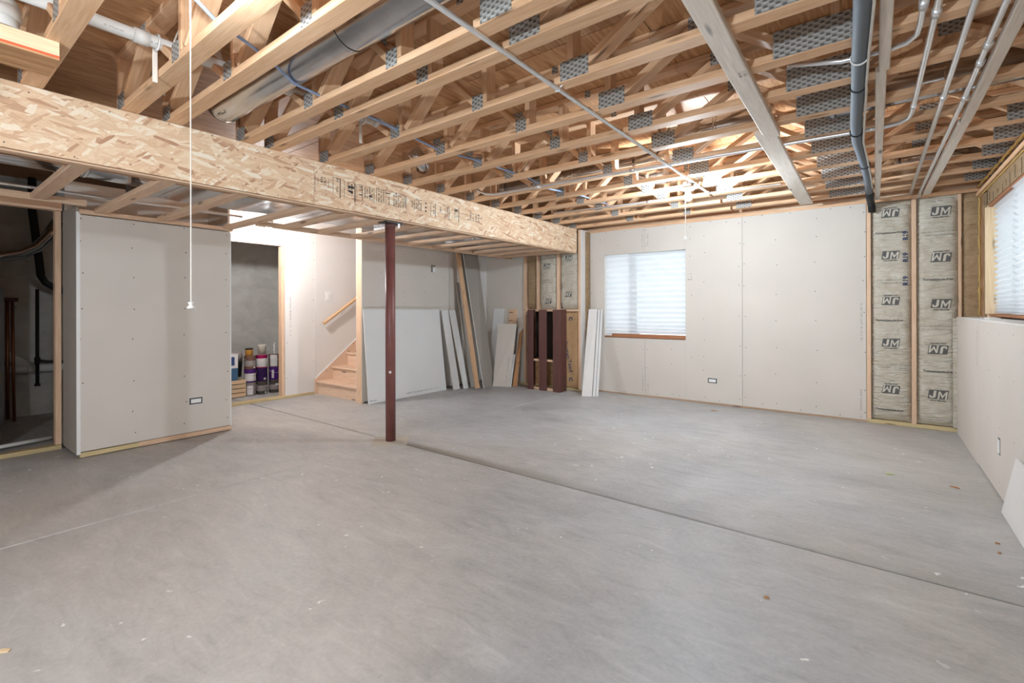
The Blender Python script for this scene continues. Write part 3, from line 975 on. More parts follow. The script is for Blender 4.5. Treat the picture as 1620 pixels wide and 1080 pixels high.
# ------------------------------------------------------------------ hall wall with door opening
wall_hall = struct('wall_hall', (XH, 3, 0))
DY0, DY1, DZ = 2.42, 3.32, 2.14
box('drywall_panel', 'drywall_white', wall_hall, XH - .0127, XH, DY1 + .045, 3.825, .035, 2.80)
box('drywall_panel', 'drywall_white', wall_hall, XH - .0127, XH, 2.15, DY1 + .044, DZ + .002, 2.80)
box('drywall_panel', 'drywall_white', wall_hall, XH - .0127, XH, 2.15, DY0 - .04, .035, DZ)
box('drywall_panel', 'drywall_white', wall_hall, XH - .0100, XH + .004, 3.828, 6.62, .0, 2.80)
board('stud', (XH - .045, DY1 + .02, .038), (XH - .045, DY1 + .02, DZ), .095, .042, 'stud_wood', wall_hall, up=(0, 1, 0))
board('stud', (XH - .045, DY0 - .02, .038), (XH - .045, DY0 - .02, DZ), .095, .042, 'stud_wood', wall_hall, up=(0, 1, 0))
board('header', (XH - .05, DY0 - .03, DZ + .05), (XH - .05, DY1 + .03, DZ + .05), .075, .09, 'stud_wood', wall_hall)
board('bottom_plate', (XH - .04, 2.15, .019), (XH - .04, 3.83, .019), .089, .038, 'treated_wood', wall_hall)
screws(wall_hall, [(3.80, b) for b in (.2, .5, .8, 1.1, 1.4, 1.7, 2.0, 2.25)] + [(3.40, b) for b in (.3, .8, 1.4, 1.9)], 'x', XH)
seam_print(wall_hall, 'x', XH, 3.44, 1.15, .55, 51)
seam_print(wall_hall, 'x', XH, 3.44, 2.05, .35, 52)
box('partition', 'concrete_wall', wall_hall, -8.0, XH - .02, 4.0, 4.08, 0, 2.80)

# ------------------------------------------------------------------ stair
st = thing('staircase', 'unfinished pine stair rising between white walls behind the steel post', 'stairs', (-6.0, 3.83, 0))
sx0, sx1 = XH + .03, XM - .135
for k_ in range(8):
    y = 3.845 + .25 * k_
    z = .193 * (k_ + 1)
    board('riser', (sx0, y + .01, z - .193 / 2 - .01), (sx1, y + .01, z - .193 / 2 - .01), .019, .193, 'stair_wood', st)
    board('tread', (sx0, y + .115, z - .014), (sx1, y + .115, z - .014), .285, .028, 'stair_wood', st, ch=.010)
mb = MB()
yz = [(3.80, 0), (3.80, .215), (3.83, .235), (5.80, 1.80), (5.80, 1.40), (4.05, 0)]
n = len(yz)
mb.add([(XH + .005, a, b) for a, b in yz] + [(XH + .03, a, b) for a, b in yz], [tuple(range(n)), tuple(range(2 * n - 1, n - 1, -1))] + [(i, i + n, (i + 1) % n + n, (i + 1) % n) for i in range(n)])
mb.build('skirt_board', 'stair_wood', st)
mb = MB()
mb.tube([(XH + .012, 3.82, .235), (XH + .012, 5.8, 1.81)], .008, 6).build('skirt_cap', 'corner_bead', st)
hr = thing('handrail', 'light wood handrail bracketed to the white wall above the stair', 'handrail', (XH + .07, 4.2, 1.05))
mb = MB()
rp = [Vector((XH + .07, 3.915, 1.045)), Vector((XH + .07, 5.6, 2.19))]
MB().tube([rp[0], rp[1]], .024, 14).build('rail', 'rail_wood', hr, smooth=True)
for f in (.19, .7):
    p = rp[0].lerp(rp[1], f)
    MB().tube([p + Vector((0, 0, -.02)), p + Vector((0, .0, -.06)), p + Vector((-.045, 0, -.075)), p + Vector((-.0645, 0, -.075))], .008, 8).build('bracket', 'corner_bead', hr)
sw = thing('light_switch', 'white light switch plate on the wall beside the stair', 'switch', (XH + .006, 4.03, 1.46))
box('plate', 'white_plastic', sw, XH + .0042, XH + .010, 3.985, 4.075, 1.39, 1.525)
box('rocker', 'white_plastic', sw, XH + .010, XH + .016, 4.012, 4.048, 1.425, 1.49)

# ------------------------------------------------------------------ wall between stair and room
wall_stair = struct('wall_stair', (XM, 5, 0))
MY0 = 3.785
board('end_stud', (XM - .065, MY0 + .02, .0), (XM - .065, MY0 + .02, 2.80), .115, .042, 'stud_wood', wall_stair, up=(0, 1, 0))
box('drywall_panel', 'drywall', wall_stair, XM - .0127, XM, MY0 + .002, 5.415, 1.282, 2.80)
box('drywall_panel', 'drywall', wall_stair, XM - .0127, XM, MY0 + .002, 5.415, .02, 1.278)
box('drywall_panel', 'drywall', wall_stair, XM - .0127, XM, 5.425, 6.05, .02, 2.80)
box('drywall_panel', 'drywall_white', wall_stair, XM - .0127, XM + .002, 6.053, YA + .03, .02, 2.80)
box('drywall_panel', 'drywall_white', wall_stair, XM - .128, XM - .12, MY0 + .002, 6.62, .0, 2.80)
screws(wall_stair, [(a, b) for a in (4.1, 4.5, 4.9, 5.3) for b in (1.31, 1.5, 1.75, 2.05)], 'x', XM)

# ------------------------------------------------------------------ trusses
def build_truss(loc, label):
    t = thing('floor_truss', label, 'truss', loc, 'open-web floor trusses')
    yb = loc[1]
    z = loc[2]
    W_, T_ = .089, .038
    def ch(name, x0, x1, zc):
        board(name, (x0, yb, zc), (x1, yb, zc), W_, T_, 'truss_wood', t)
    ch('bottom_chord', -3.655, -1.379, z + .019)
    ch('bottom_chord', -1.353, .93, z + .019)
    ch('top_chord', -3.655, -1.0, z + DEPTH - .019)
    ch('top_chord', -.998, .93, z + DEPTH - .019)
    def vert(x_):
        board('web', (x_, yb, z + T_), (x_, yb, z + DEPTH - T_), W_, T_, 'truss_wood', t, up=(1, 0, 0))
    for x_ in (-3.63, -2.615, -1.845, -1.255, -.135, .905):
        vert(x_)
    def diag(xa, xb):
        board('web', (xa, yb, z + T_ + .012), (xb, yb, z + DEPTH - T_ - .012), W_, T_, 'truss_wood', t, up=(1, 0, .3))
    for xa, xb in ((-3.58, -3.20), (-2.74, -3.12), (-2.56, -2.28), (-1.92, -2.20), (-1.19, -.76), (-.30, -.69), (-.06, .30), (.78, .38)):
        diag(xa, xb)
    yf = yb - W_ / 2
    def pl(xc, w2, zc, h):
        box('nail_plate', 'nail_plate', t, xc - w2 / 2, xc + w2 / 2, yf - .0016, yf, z + zc - h / 2, z + zc + h / 2)
    for xc, w2, zc, h in ((-3.56, .12, .05, .09), (-2.665, .095, .050, .09), (-1.895, .085, .050, .09), (-1.23, .165, .053, .10), (-.22, .33, .068, .13), (.80, .24, .068, .13),
                          (-3.16, .10, .315, .08), (-2.24, .10, .315, .08), (-1.62, .045, .335, .045), (-.725, .12, .315, .08), (.34, .12, .315, .08)):
        pl(xc, w2, zc, h)
    return t
def copy_tree(o, loc, label):
    c = o.copy()
    COL.objects.link(c)
    c.location = loc
    c['label'] = label
    WLOC[c.name] = Vector(loc)
    for chd in list(o.children):
        d = chd.copy()
        COL.objects.link(d)
        d.parent = c
    return c
BACK = [6.25, 5.78, 5.325, 4.87, 4.43, 3.985, 3.535, 3.104, 2.671, 2.232, 1.793, 1.592, 1.149, .919, .50, .06, -.38, -.82]
ORD = ['first', 'second', 'third', 'fourth', 'fifth', 'sixth', 'seventh', 'eighth', 'ninth', 'tenth', 'eleventh', 'twelfth', 'thirteenth', 'fourteenth', 'fifteenth', 'sixteenth', 'seventeenth', 'eighteenth']
tr0 = None
for i, yb in enumerate(BACK[:16]):
    lab = 'open-web wooden floor truss overhead, %s counted from the window wall' % ORD[i]
    loc = (-1.4, yb - .0445, ZT)
    if tr0 is None:
        tr0 = build_truss(loc, lab)
    else:
        copy_tree(tr0, loc, lab)

# ------------------------------------------------------------------ beam
bm = thing('osb_beam', 'long dropped beam faced with oriented strand board, stamped black', 'beam', (XB - .07, 2, 2.10))
bz0, bz1 = 2.098, 2.447
box('face_panel', 'osb', bm, XB - .011, XB, 2.055, 6.32, bz0, bz1)
box('face_panel', 'osb', bm, XB - .011, XB, -3.5, 2.0525, bz0, bz1)
box('core', 'orange_wood', bm, XB - .15, XB - .0115, -3.5, 6.40, bz0 + .003, bz1 - .001)
board('bottom_strip', (XB - .04, -3.5, bz0 - .008), (XB - .04, 6.3, bz0 - .008), .06, .012, 'stud_wood', bm)
board('end_post', (XB - .02, YA - .01, bz0), (XB - .02, YA - .01, 2.445), .04, .035, 'stud_wood', bm, up=(0, 1, 0))
def stamp(y0, y1, z0, z1, rows, seed, frame=None, dense=.85):
    mb = MB()
    # print reads up the board: rows of strokes turned a quarter turn
    uv, fs_ = scribble(z1 - z0, y1 - y0, rows, seed, dense, .0042)
    yc, zc = (y0 + y1) / 2, (z0 + z1) / 2
    put(mb, uv, fs_, lambda u, v: (XB + .0012, yc - v, zc + u))
    if frame:
        for a in frame:
            uv2, f2 = rect(*a)
            put(mb, uv2, f2, lambda u, v: (XB + .0012, u, v))
    o = mb.build('stamp', 'ink', bm)
    o['kind'] = 'stuff'
ln = .0035
stamp(2.10, 2.16, 2.27, 2.325, 2, 1, [(2.06, 2.063, 2.20, 2.34), (2.085, 2.088, 2.262, 2.322), (2.085, 2.092, 2.29, 2.294), (2.178, 2.181, 2.262, 2.325)])
stamp(2.24, 2.272, 2.215, 2.345, 1, 2, [(2.22, 2.223, 2.205, 2.352), (2.22, 2.29, 2.349, 2.352), (2.283, 2.291, 2.19, 2.352)])
stamp(2.345, 2.41, 2.225, 2.335, 2, 3, [(2.325, 2.328, 2.205, 2.345), (2.425, 2.434, 2.175, 2.345), (2.36, 2.42, 2.29, 2.312), (2.37, 2.41, 2.255, 2.272)])
stamp(2.455, 2.50, 2.25, 2.32, 1, 4, [(2.445, 2.448, 2.22, 2.34), (2.445, 2.50, 2.336, 2.34), (2.50, 2.506, 2.20, 2.34)])
stamp(2.515, 2.615, 2.225, 2.335, 4, 5, [(2.625, 2.629, 2.205, 2.34), (2.575, 2.60, 2.25, 2.27)])
stamp(2.66, 2.74, 2.225, 2.335, 3, 6, [(2.65, 2.654, 2.22, 2.345), (2.65, 2.97, 2.343, 2.346)])
stamp(2.765, 2.80, 2.215, 2.29, 1, 7, [(2.75, 2.805, 2.318, 2.326), (2.755, 2.758, 2.20, 2.33)])
stamp(2.83, 2.99, 2.215, 2.335, 6, 8, [(2.995, 2.999, 2.19, 2.335)])
stamp(3.05, 3.19, 2.225, 2.330, 5, 9)
mb = MB()
for z in (2.31, 2.27, 2.235):
    mb.add([(XB + .0012, 3.235, z - .012), (XB + .0012, 3.262, z), (XB + .0012, 3.235, z + .012)], [(0, 1, 2)])
mb.build('stamp', 'ink', bm)['kind'] = 'stuff'
stamp(3.33, 3.36, 2.22, 2.30, 1, 10, [(3.31, 3.314, 2.20, 2.335), (3.37, 3.376, 2.20, 2.335)], .5)
stamp(3.42, 3.46, 2.25, 2.30, 1, 11, None)
stamp(3.53, 3.555, 2.22, 2.325, 1, 12, [(3.51, 3.514, 2.205, 2.335), (3.51, 3.57, 2.332, 2.335), (3.568, 3.574, 2.19, 2.335)])
stamp(3.64, 3.70, 2.235, 2.325, 2, 13, [(3.712, 3.720, 2.185, 2.335), (3.65, 3.70, 2.30, 2.318)])
stamp(3.83, 4.10, 2.235, 2.325, 6, 14, None, .7)
mb = MB()
for i in range(46):
    y = -0.4 + i * .145 + .03 * math.sin(i * 4)
    z = (2.425, 2.13)[i % 2] + .015 * math.sin(i * 7)
    mb.add([(XB + .001, y + .004 * math.cos(a * 1.047), z + .004 * math.sin(a * 1.047)) for a in range(6)], [tuple(range(6))])
mb.build('nail_heads', 'screw', bm)['kind'] = 'stuff'

# ------------------------------------------------------------------ steel post
po = thing('steel_post', 'dark red round steel post holding up the beam', 'post', (-3.67, 2.89, 0))
P_ = Vector((-3.67, 2.89, 0))
MB().cyl(P_ + Vector((0, 0, .004)), P_ + Vector((0, 0, 2.045)), .047, n=24).build('pole', 'post_red', po, smooth=True)
MB().cyl(P_ + Vector((0, 0, 2.025)), P_ + Vector((0, 0, 2.075)), .0485, n=24).build('collar', 'brown_wood', po, smooth=True)
box('top_plate', 'black_iron', po, -3.735, -3.60, 2.80, 2.98, 2.070, 2.082)
MB().cyl((-3.61, 2.945, 2.03), (-3.61, 2.945, 2.075), .010, n=6).build('bolt', 'conduit', po)
MB().sphere((-3.67 + .037, 2.89 - .034, .66), .013).build('plug', 'corner_bead', po)

# ------------------------------------------------------------------ soffit framing beside the beam
so = thing('soffit_frame', 'lowered soffit framing of flat boards between beam and left walls', 'soffit frame', (-4.6, 3, 2.08))
sz = 2.085
for yr in (-.55, -.13, .29, .71, 1.14, 1.59, 2.16, 2.51, 2.90, 3.31, 3.73, 4.13, 4.57, 4.98, 5.38, 5.76, 6.13):
    xe = -5.0 if yr < .9 else (XP - .01 if yr < 2.3 else -4.83)
    board('joist', (XB - .02 if False else XB - .075, yr - .045, sz + .019), (xe + .038, yr - .045, sz + .019), .089, .038, 'stud_wood', so)
board('ledger', (-5.0 + .019, -3.4, sz + .019), (-5.0 + .019, .94, sz + .019), .038, .05, 'stud_wood', so)
board('ledger', (XP - .0, .96, sz + .003), (XP - .0, 2.16, sz + .003), .05, .038, 'stud_wood', so)
board('ledger', (-4.83 + .019, 2.17, sz + .016), (-4.83 + .019, 6.28, sz + .016), .038, .05, 'stud_wood', so)
board('nailer', (XB - .165, -3.4, sz + .045), (XB - .165, 6.28, sz + .045), .03, .06, 'orange_wood', so)

# ducts above the soffit
du = thing('trunk_duct', 'galvanized rectangular trunk duct lying above the soffit boards', 'duct', (-4.4, 3.6, 2.2))
dx0, dx1, dz0, dz1 = -4.78, -3.76, 2.20, 2.42
ys = [1.16, 2.35, 3.55, 4.75, 6.1]
for a, b in zip(ys[:-1], ys[1:]):
    mb = MB().box(dx0, dx1, a + .004, b - .004, dz0, dz1)
    mb.build('section', 'galvanized', du)
for y in ys:
    mb = MB()
    mb.box(dx0 - .02, dx1 + .02, y - .012, y + .012, dz0 - .02, dz0 + .0)
    mb.box(dx0 - .02, dx0, y - .012, y + .012, dz0, dz1 + .01)
    mb.box(dx1, dx1 + .02, y - .012, y + .012, dz0, dz1 + .01)
    mb.build('flange', 'galvanized', du)
mb = MB()
for y in (1.55, 1.95, 2.75, 3.15, 3.95, 4.35, 5.15, 5.55):
    mb.add([(dx0, y - .2, dz0 - .0015), (dx1, y - .2, dz0 - .0015), (dx1, y, dz0 - .012), (dx0, y, dz0 - .012), (dx1, y + .2, dz0 - .0015), (dx0, y + .2, dz0 - .0015)], [(3, 2, 1, 0), (5, 4, 2, 3)])
mb.build('bottom_crease', 'galvanized', du)
d2 = thing('round_duct', 'shiny round duct running above the soffit left of the beam', 'duct', (-4.15, -.4, 2.27))
MB().cyl((-4.18, -3.3, 2.30), (-4.18, .78, 2.30), .155, n=28).build('pipe', 'galvanized', d2, smooth=True)
MB().cyl((-4.18, .78, 2.30), (-4.2, 1.125, 2.31), .155, .17, n=28).build('reducer', 'galvanized', d2, smooth=True)
for y in (-.8, .25, .76):
    MB().cyl((-4.18, y, 2.30), (-4.18, y + .03, 2.30), .159, n=28).build('seam_band', 'galvanized', d2, smooth=True)
d3 = MB().tube([(-4.93, -3.3, 2.16), (-4.93, .9, 2.16), (-4.95, 2.1, 2.17)], .011, 8).build('conduit', 'conduit', None, smooth=True)
tag(d3, 'thin steel conduit lying above the soffit ledger over the boxed wall', 'conduit')
box_d = box('duct_board', 'cardboard', None, -4.93, -4.60, -3.3, 1.1, 2.34, 2.42)
tag(box_d, 'brown wooden blocking above the soffit beside the round duct', 'blocking')

# ------------------------------------------------------------------ round duct between the near trusses
d4 = thing('ceiling_duct', 'galvanized round duct between trusses above the beam, handwriting on its end', 'duct', (-2.2, 1.27, 2.5))
MB().cyl((-3.36, 1.325, 2.595), (.9, 1.325, 2.595), .105, n=28, caps=False).build('pipe', 'galvanized', d4, smooth=True)
MB().lathe((0, 0, 0), [(.105, 0), (.106, .03), (.09, .055), (.045, .068)], 24)
mb = MB()
prof = [(.106, 0), (.107, -.03), (.098, -.055), (.06, -.07), (.002, -.074)]
n = 24
vs_, fs_ = [], []
for r_, dx in prof:
    vs_ += [(-3.36 + dx, 1.325 + r_ * math.cos(2 * math.pi * i / n), 2.595 + r_ * math.sin(2 * math.pi * i / n)) for i in range(n)]
for j in range(len(prof) - 1):
    fs_ += [(j * n + i, j * n + (i + 1) % n, (j + 1) * n + (i + 1) % n, (j + 1) * n + i) for i in range(n)]
mb.add(vs_, fs_).build('end_cap', 'galvanized', d4, smooth=True)
for x_ in (-2.0, -.6):
    MB().cyl((x_, 1.325, 2.595), (x_ + .03, 1.325, 2.595), .108, n=28, caps=False).build('seam_band', 'galvanized', d4, smooth=True)
mb = MB()
uv, fs_ = scribble(.11, .028, 1, 77, 1, .003)
def ductmap(u, v):
    a = -2.05 + v / .105
    return (-3.29 + u, 1.325 + .1062 * math.cos(a), 2.595 + .1062 * math.sin(a))
put(mb, uv, fs_, ductmap)
mb.build('handwriting', 'ink', d4)['kind'] = 'stuff'

def xduct(label, x0, x1, y, z, r_):
    d = thing('ceiling_duct', label, 'duct', ((x0 + x1) / 2, y, z - r_))
    MB().cyl((x0, y, z), (x1, y, z), r_, n=24).build('pipe', 'galvanized', d, smooth=True)
    for f in (.03, .5, .97):
        MB().cyl((x0 + (x1 - x0) * f - .012, y, z), (x0 + (x1 - x0) * f + .012, y, z), r_ + .004, n=24).build('seam_band', 'galvanized', d, smooth=True)
    return d
xduct('galvanized duct between trusses just behind the hanging bulb fixture', -3.3, -1.45, 4.16, 2.585, .075)
xduct('galvanized duct in the truss bay left of the slanting ceiling board', -1.3, -.55, 3.72, 2.60, .075)
xduct('galvanized duct between trusses near the window above the knee wall', -.25, .92, 3.76, 2.60, .09)
xduct('galvanized duct glimpsed between trusses in the bay close to the insulated corner', .15, .80, 5.56, 2.58, .07)
el = thing('duct_elbow', 'crumpled galvanized duct elbow between trusses above the beam stamp', 'duct', (-3.2, 3.3, 2.55))
MB().tube([(-3.25, 2.82, 2.66), (-3.25, 2.90, 2.60), (-3.28, 2.96, 2.58), (-3.34, 3.00, 2.57)], .062, 14).build('elbow', 'galvanized', el, smooth=True)
e2 = thing('duct_elbow', 'galvanized duct elbow above the conduit beside the hanging bulb', 'duct', (-1.6, 4.2, 2.55))
MB().tube([(-1.52, 4.18, 2.80), (-1.52, 4.18, 2.68), (-1.55, 4.18, 2.62), (-1.62, 4.17, 2.59), (-1.75, 4.16, 2.585)], .078, 16).build('elbow', 'galvanized', e2, smooth=True)
e3 = thing('duct_boot', 'round galvanized duct boot between trusses behind the bulb conduit', 'duct', (-1.8, 4.62, 2.5))
MB().tube([(-1.95, 4.62, 2.805), (-1.95, 4.62, 2.68), (-1.90, 4.62, 2.60), (-1.80, 4.62, 2.575), (-1.62, 4.62, 2.57)], [.07, .07, .07, .075, .085], 20).build('boot', 'galvanized', e3, smooth=True)

# ------------------------------------------------------------------ pvc pipe, wires, blocks at the near trusses
pv = thing('pvc_pipe', 'white printed plastic drain pipe through the trusses over the beam', 'pipe', (-2.9, 1.0, 2.6))
MB().tube([(-2.87, .30, 2.60), (-2.87, 2.30, 2.615)], .030, 14).build('pipe', 'pvc', pv, smooth=True)
MB().tube([(-2.87, .715, 2.603), (-2.87, .78, 2.603)], .036, 14).build('coupling', 'pvc', pv, smooth=True)
MB().tube([(-2.87, 2.12, 2.614), (-2.87, 2.18, 2.614)], .036, 14).build('coupling', 'pvc', pv, smooth=True)
for y in (.815, 2.03):
    MB().tube([(-2.87 + .036 * math.cos(a), y, 2.605 + .036 * math.sin(a)) for a in [math.pi * (.1 * i) for i in range(0, 21)]], .006, 6).build('strap', 'white_plastic', pv)
    board('strap_tail', (-2.905, y, 2.62), (-2.905, y, 2.415 if y < 1 else 2.44), .022, .004, 'pvc_strap' if 'pvc_strap' in M else 'pale_wood', pv, up=(1, 0, 0))
for k_ in range(4):
    y = .52 + k_ * .12 + (.06 if k_ > 1 else 0)
    uv, fs_ = scribble(.075, .012, 1, 80 + k_, .8)
    mb = MB()
    put(mb, uv, fs_, lambda u, v: (-2.87 + .0305 * math.cos(-.5 + v / .03), y + u, 2.603 + .0305 * math.sin(-.5 + v / .03)))
    mb.build('print', 'print', pv)['kind'] = 'stuff'
pe = thing('pvc_elbow', 'fat white plastic pipe elbow above the light wood block', 'pipe', (-2.95, .25, 2.5))
MB().tube([(-2.95, .285, 2.46), (-2.95, .285, 2.56), (-2.95, .25, 2.62), (-2.95, .15, 2.65), (-2.95, -.1, 2.66)], .055, 16).build('elbow', 'pvc', pe, smooth=True)
MB().cyl((-2.95, .285, 2.50), (-2.95, .285, 2.55), .062, n=18).build('hub', 'pvc', pe, smooth=True)

bk = thing('wood_block', 'light pine block with a red painted edge hanging beside the beam', 'block', (-2.95, .2, 2.37))
board('face_board', (-2.90, -.7, 2.415), (-2.90, .455, 2.415), .04, .072, 'clean_pine', bk)
MB().box(-2.8795, -2.8785, -.7, .455, 2.376, 2.386).build('red_edge', 'red_paint', bk)
box('soffit_sheet', 'plywood', bk, -3.12, -2.88, -.7, .455, 2.368, 2.376)

MB().tube([(-2.2, .62, 2.62), (-2.24, .84, 2.5), (-2.33, 1.03, 2.5), (-2.42, 1.18, 2.505), (-2.49, 1.32, 2.48), (-2.56, 1.54, 2.50), (-2.6, 1.85, 2.51), (-2.64, 2.18, 2.505), (-2.65, 2.4, 2.49), (-2.70, 2.6, 2.50),
           (-2.64, 2.95, 2.50), (-2.58, 3.3, 2.48), (-2.62, 3.7, 2.505), (-2.66, 4.1, 2.49), (-2.57, 4.62, 2.505), (-2.52, 5.2, 2.50)], .008, 7).build('blue_tubing', 'blue_wire', None, smooth=True)
tag(bpy.data.objects['blue_tubing'], 'thin pale blue cable strung across the trusses along the beam', 'cable')
MB().tube([(-3.16, .93, 2.46), (-3.1, .90, 2.50), (-2.97, .88, 2.53), (-2.82, .87, 2.555), (-2.78, .86, 2.60), (-2.70, .86, 2.64), (-2.60, .87, 2.65), (-2.52, .9, 2.62)], .0045, 6).build('white_cable', 'white_wire', None, smooth=True)
tag(bpy.data.objects['white_cable'], 'thin white cable looping past the plastic pipe strap', 'cable')

# ------------------------------------------------------------------ conduits and boards below the trusses
co = thing('conduit', 'steel conduit along the ceiling carrying the hanging bulb box', 'conduit', (-1.33, 3, 2.42))
cx = -1.345
MB().tube([(cx, -3.4, 2.436), (cx, 5.04, 2.436), (cx, 5.07, 2.436)], .0115, 12).build('tube', 'conduit', co, smooth=True)
for y in (4.34, 5.045):
    MB().cyl((cx, y - .02, 2.436), (cx, y + .02, 2.436), .0165, n=12).build('coupling', 'conduit', co, smooth=True)
for y in (.45, 2.17, 3.93):
    MB().tube([(cx - .028, y, 2.448), (cx - .014, y, 2.44), (cx - .013, y, 2.424), (cx, y, 2.421), (cx + .013, y, 2.424), (cx + .014, y, 2.44), (cx + .028, y, 2.448)], .003, 5).build('strap', 'conduit', co)
c2 = thing('conduit', 'steel conduit crossing the trusses then bending toward the camera', 'conduit', (-1, 3.9, 2.43))
MB().tube([(-3.30, 3.72, 2.50), (-3.22, 3.77, 2.455), (-3.1, 3.79, 2.440), (-2.2, 3.815, 2.438), (-.6, 3.90, 2.436), (.05, 3.925, 2.434), (.13, 3.90, 2.434), (.175, 3.82, 2.434), (.185, 3.70, 2.434), (.20, 2.45, 2.434), (.20, -3.4, 2.434)], .0125, 12).build('tube', 'conduit', c2, smooth=True)
for p, q in (((.2, 2.50, 2.434), (.2, 2.55, 2.434)), ((-2.62, 3.8, 2.438), (-2.56, 3.802, 2.438)), ((-1.66, 3.842, 2.437), (-1.61, 3.845, 2.437)), ((.187, 3.60, 2.434), (.187, 3.63, 2.434))):
    MB().cyl(p, q, .017, n=12).build('coupling', 'conduit', c2, smooth=True)
c3 = thing('conduit', 'steel conduit bending behind the grey insulated line near the camera', 'conduit', (.1, 2.6, 2.43))
MB().tube([(.155, -3.4, 2.434), (.155, 2.58, 2.434), (.150, 2.68, 2.436), (.12, 2.75, 2.44), (.05, 2.785, 2.445), (-.12, 2.79, 2.45), (-.35, 2.79, 2.50)], .0115, 12).build('tube', 'conduit', c3, smooth=True)
MB().cyl((.155, 2.40, 2.434), (.155, 2.45, 2.434), .017, n=12).build('coupling', 'conduit', c3, smooth=True)
c4 = thing('conduit', 'straight steel conduit between the two narrow ceiling strips', 'conduit', (.3, 4, 2.43))
MB().tube([(.315, -3.4, 2.434), (.31, 3.6, 2.434), (.30, 6.40, 2.434)], .0125, 12).build('tube', 'conduit', c4, smooth=True)
MB().cyl((.311, 3.55, 2.434), (.311, 3.59, 2.434), .017, n=12).build('coupling', 'conduit', c4, smooth=True)
c5 = thing('conduit', 'straight steel conduit hugging the ceiling strip nearest the window', 'conduit', (.4, 4, 2.43))
MB().tube([(.415, -3.4, 2.434), (.405, 3.6, 2.434), (.375, 6.35, 2.434), (.372, 6.45, 2.40)], .0125, 12).build('tube', 'conduit', c5, smooth=True)
for y in (3.62, 2.95, 3.15):
    MB().cyl((.408, y, 2.434), (.408, y + .05, 2.434), .017, n=12).build('coupling', 'conduit', c5, smooth=True)

c6 = thing('conduit', 'steel conduit along a truss chord left of the hanging bulb', 'conduit', (-1.9, 4.8, 2.43))
MB().tube([(-3.2, 5.06, 2.46), (-2.2, 5.08, 2.436), (-1.36, 5.10, 2.436), (-.7, 5.12, 2.436)], .0115, 12).build('tube', 'conduit', c6, smooth=True)
for x_ in (-2.0, -1.55):
    MB().cyl((x_, 5.085, 2.436), (x_ + .05, 5.088, 2.436), .016, n=12).build('coupling', 'conduit', c6, smooth=True)

b_ = thing('ceiling_board', 'wide pale board slanting under the trusses, nearer overlapping piece', 'board', (-.53, 2.6, 2.42))
board('plank', (-.50, -.6, 2.430), (-.545, 3.62, 2.430), .095, .036, 'pale_wood', b_)
uv, fs_ = scribble(.10, .045, 2, 91, .9, .003)
mb = MB()
put(mb, uv, fs_, lambda u, v: (-.51 + v, 2.55 - u * .6, 2.4112))
mb.build('print', 'print', b_)['kind'] = 'stuff'
b_ = board('ceiling_board', (-.575, 3.53, 2.430), (-.60, 6.20, 2.430), .125, .034, 'pale_wood')
tag(b_, 'wide pale board under the trusses reaching the window wall', 'board')
b_ = board('ceiling_strip', (.042, -2.0, 2.434), (.042, 2.95, 2.434), .044, .03, 'pale_wood')
tag(b_, 'narrow pale strip under the trusses beside the grey insulated line, near piece', 'board')
b_ = board('ceiling_strip', (.030, 2.955, 2.434), (.030, 6.45, 2.434), .046, .03, 'pale_wood')
tag(b_, 'narrow pale strip under the trusses beside the grey insulated line, far piece', 'board')
b_ = board('ceiling_strip', (.470, -2.0, 2.430), (.458, 4.10, 2.430), .050, .036, 'pale_wood')
tag(b_, 'pale strip under the trusses closest to the knee wall, near piece', 'board')
b_ = board('ceiling_strip', (.452, 4.105, 2.432), (.43, 6.45, 2.432), .058, .034, 'pale_wood')
tag(b_, 'pale strip under the trusses closest to the knee wall, far piece', 'board')

fl = thing('insulated_line', 'grey foam insulated refrigerant line snaking under the trusses', 'pipe', (-.06, 4, 2.4))
MB().tube([(-.03, -2.0, 2.405), (-.03, 2.19, 2.405), (-.05, 2.67, 2.40), (-.065, 3.10, 2.398), (-.085, 3.6, 2.40), (-.09, 3.97, 2.40), (-.075, 4.35, 2.405), (-.055, 4.75, 2.405), (-.04, 5.3, 2.405), (-.035, 5.9, 2.405)], .031, 14).build('foam', 'foam_grey', fl, smooth=True)
MB().tube([(-.035, 5.88, 2.405), (-.03, 6.25, 2.40), (-.02, 6.44, 2.37), (-.015, 6.47, 2.30)], .034, 12).build('dark_end', 'black_rubber', fl, smooth=True)
MB().tube([(.003, -2.0, 2.39), (.003, 2.2, 2.385), (-.015, 2.6, 2.38), (-.028, 2.95, 2.375), (-.030, 3.1, 2.38), (-.045, 3.6, 2.38), (-.055, 4.0, 2.38), (-.035, 4.6, 2.385), (-.01, 5.6, 2.385)], .006, 7).build('cable', 'white_wire', fl, smooth=True)
for y, x_ in ((2.68, -.05), (3.02, -.062), (3.80, -.088), (4.72, -.057)):
    MB().tube([(x_ + .034 * math.cos(math.pi * i / 8), y, 2.40 + .034 * math.sin(math.pi * i / 8)) for i in range(17)], .004, 5).build('strap', 'black_rubber' if y > 2.7 else 'white_plastic', fl)

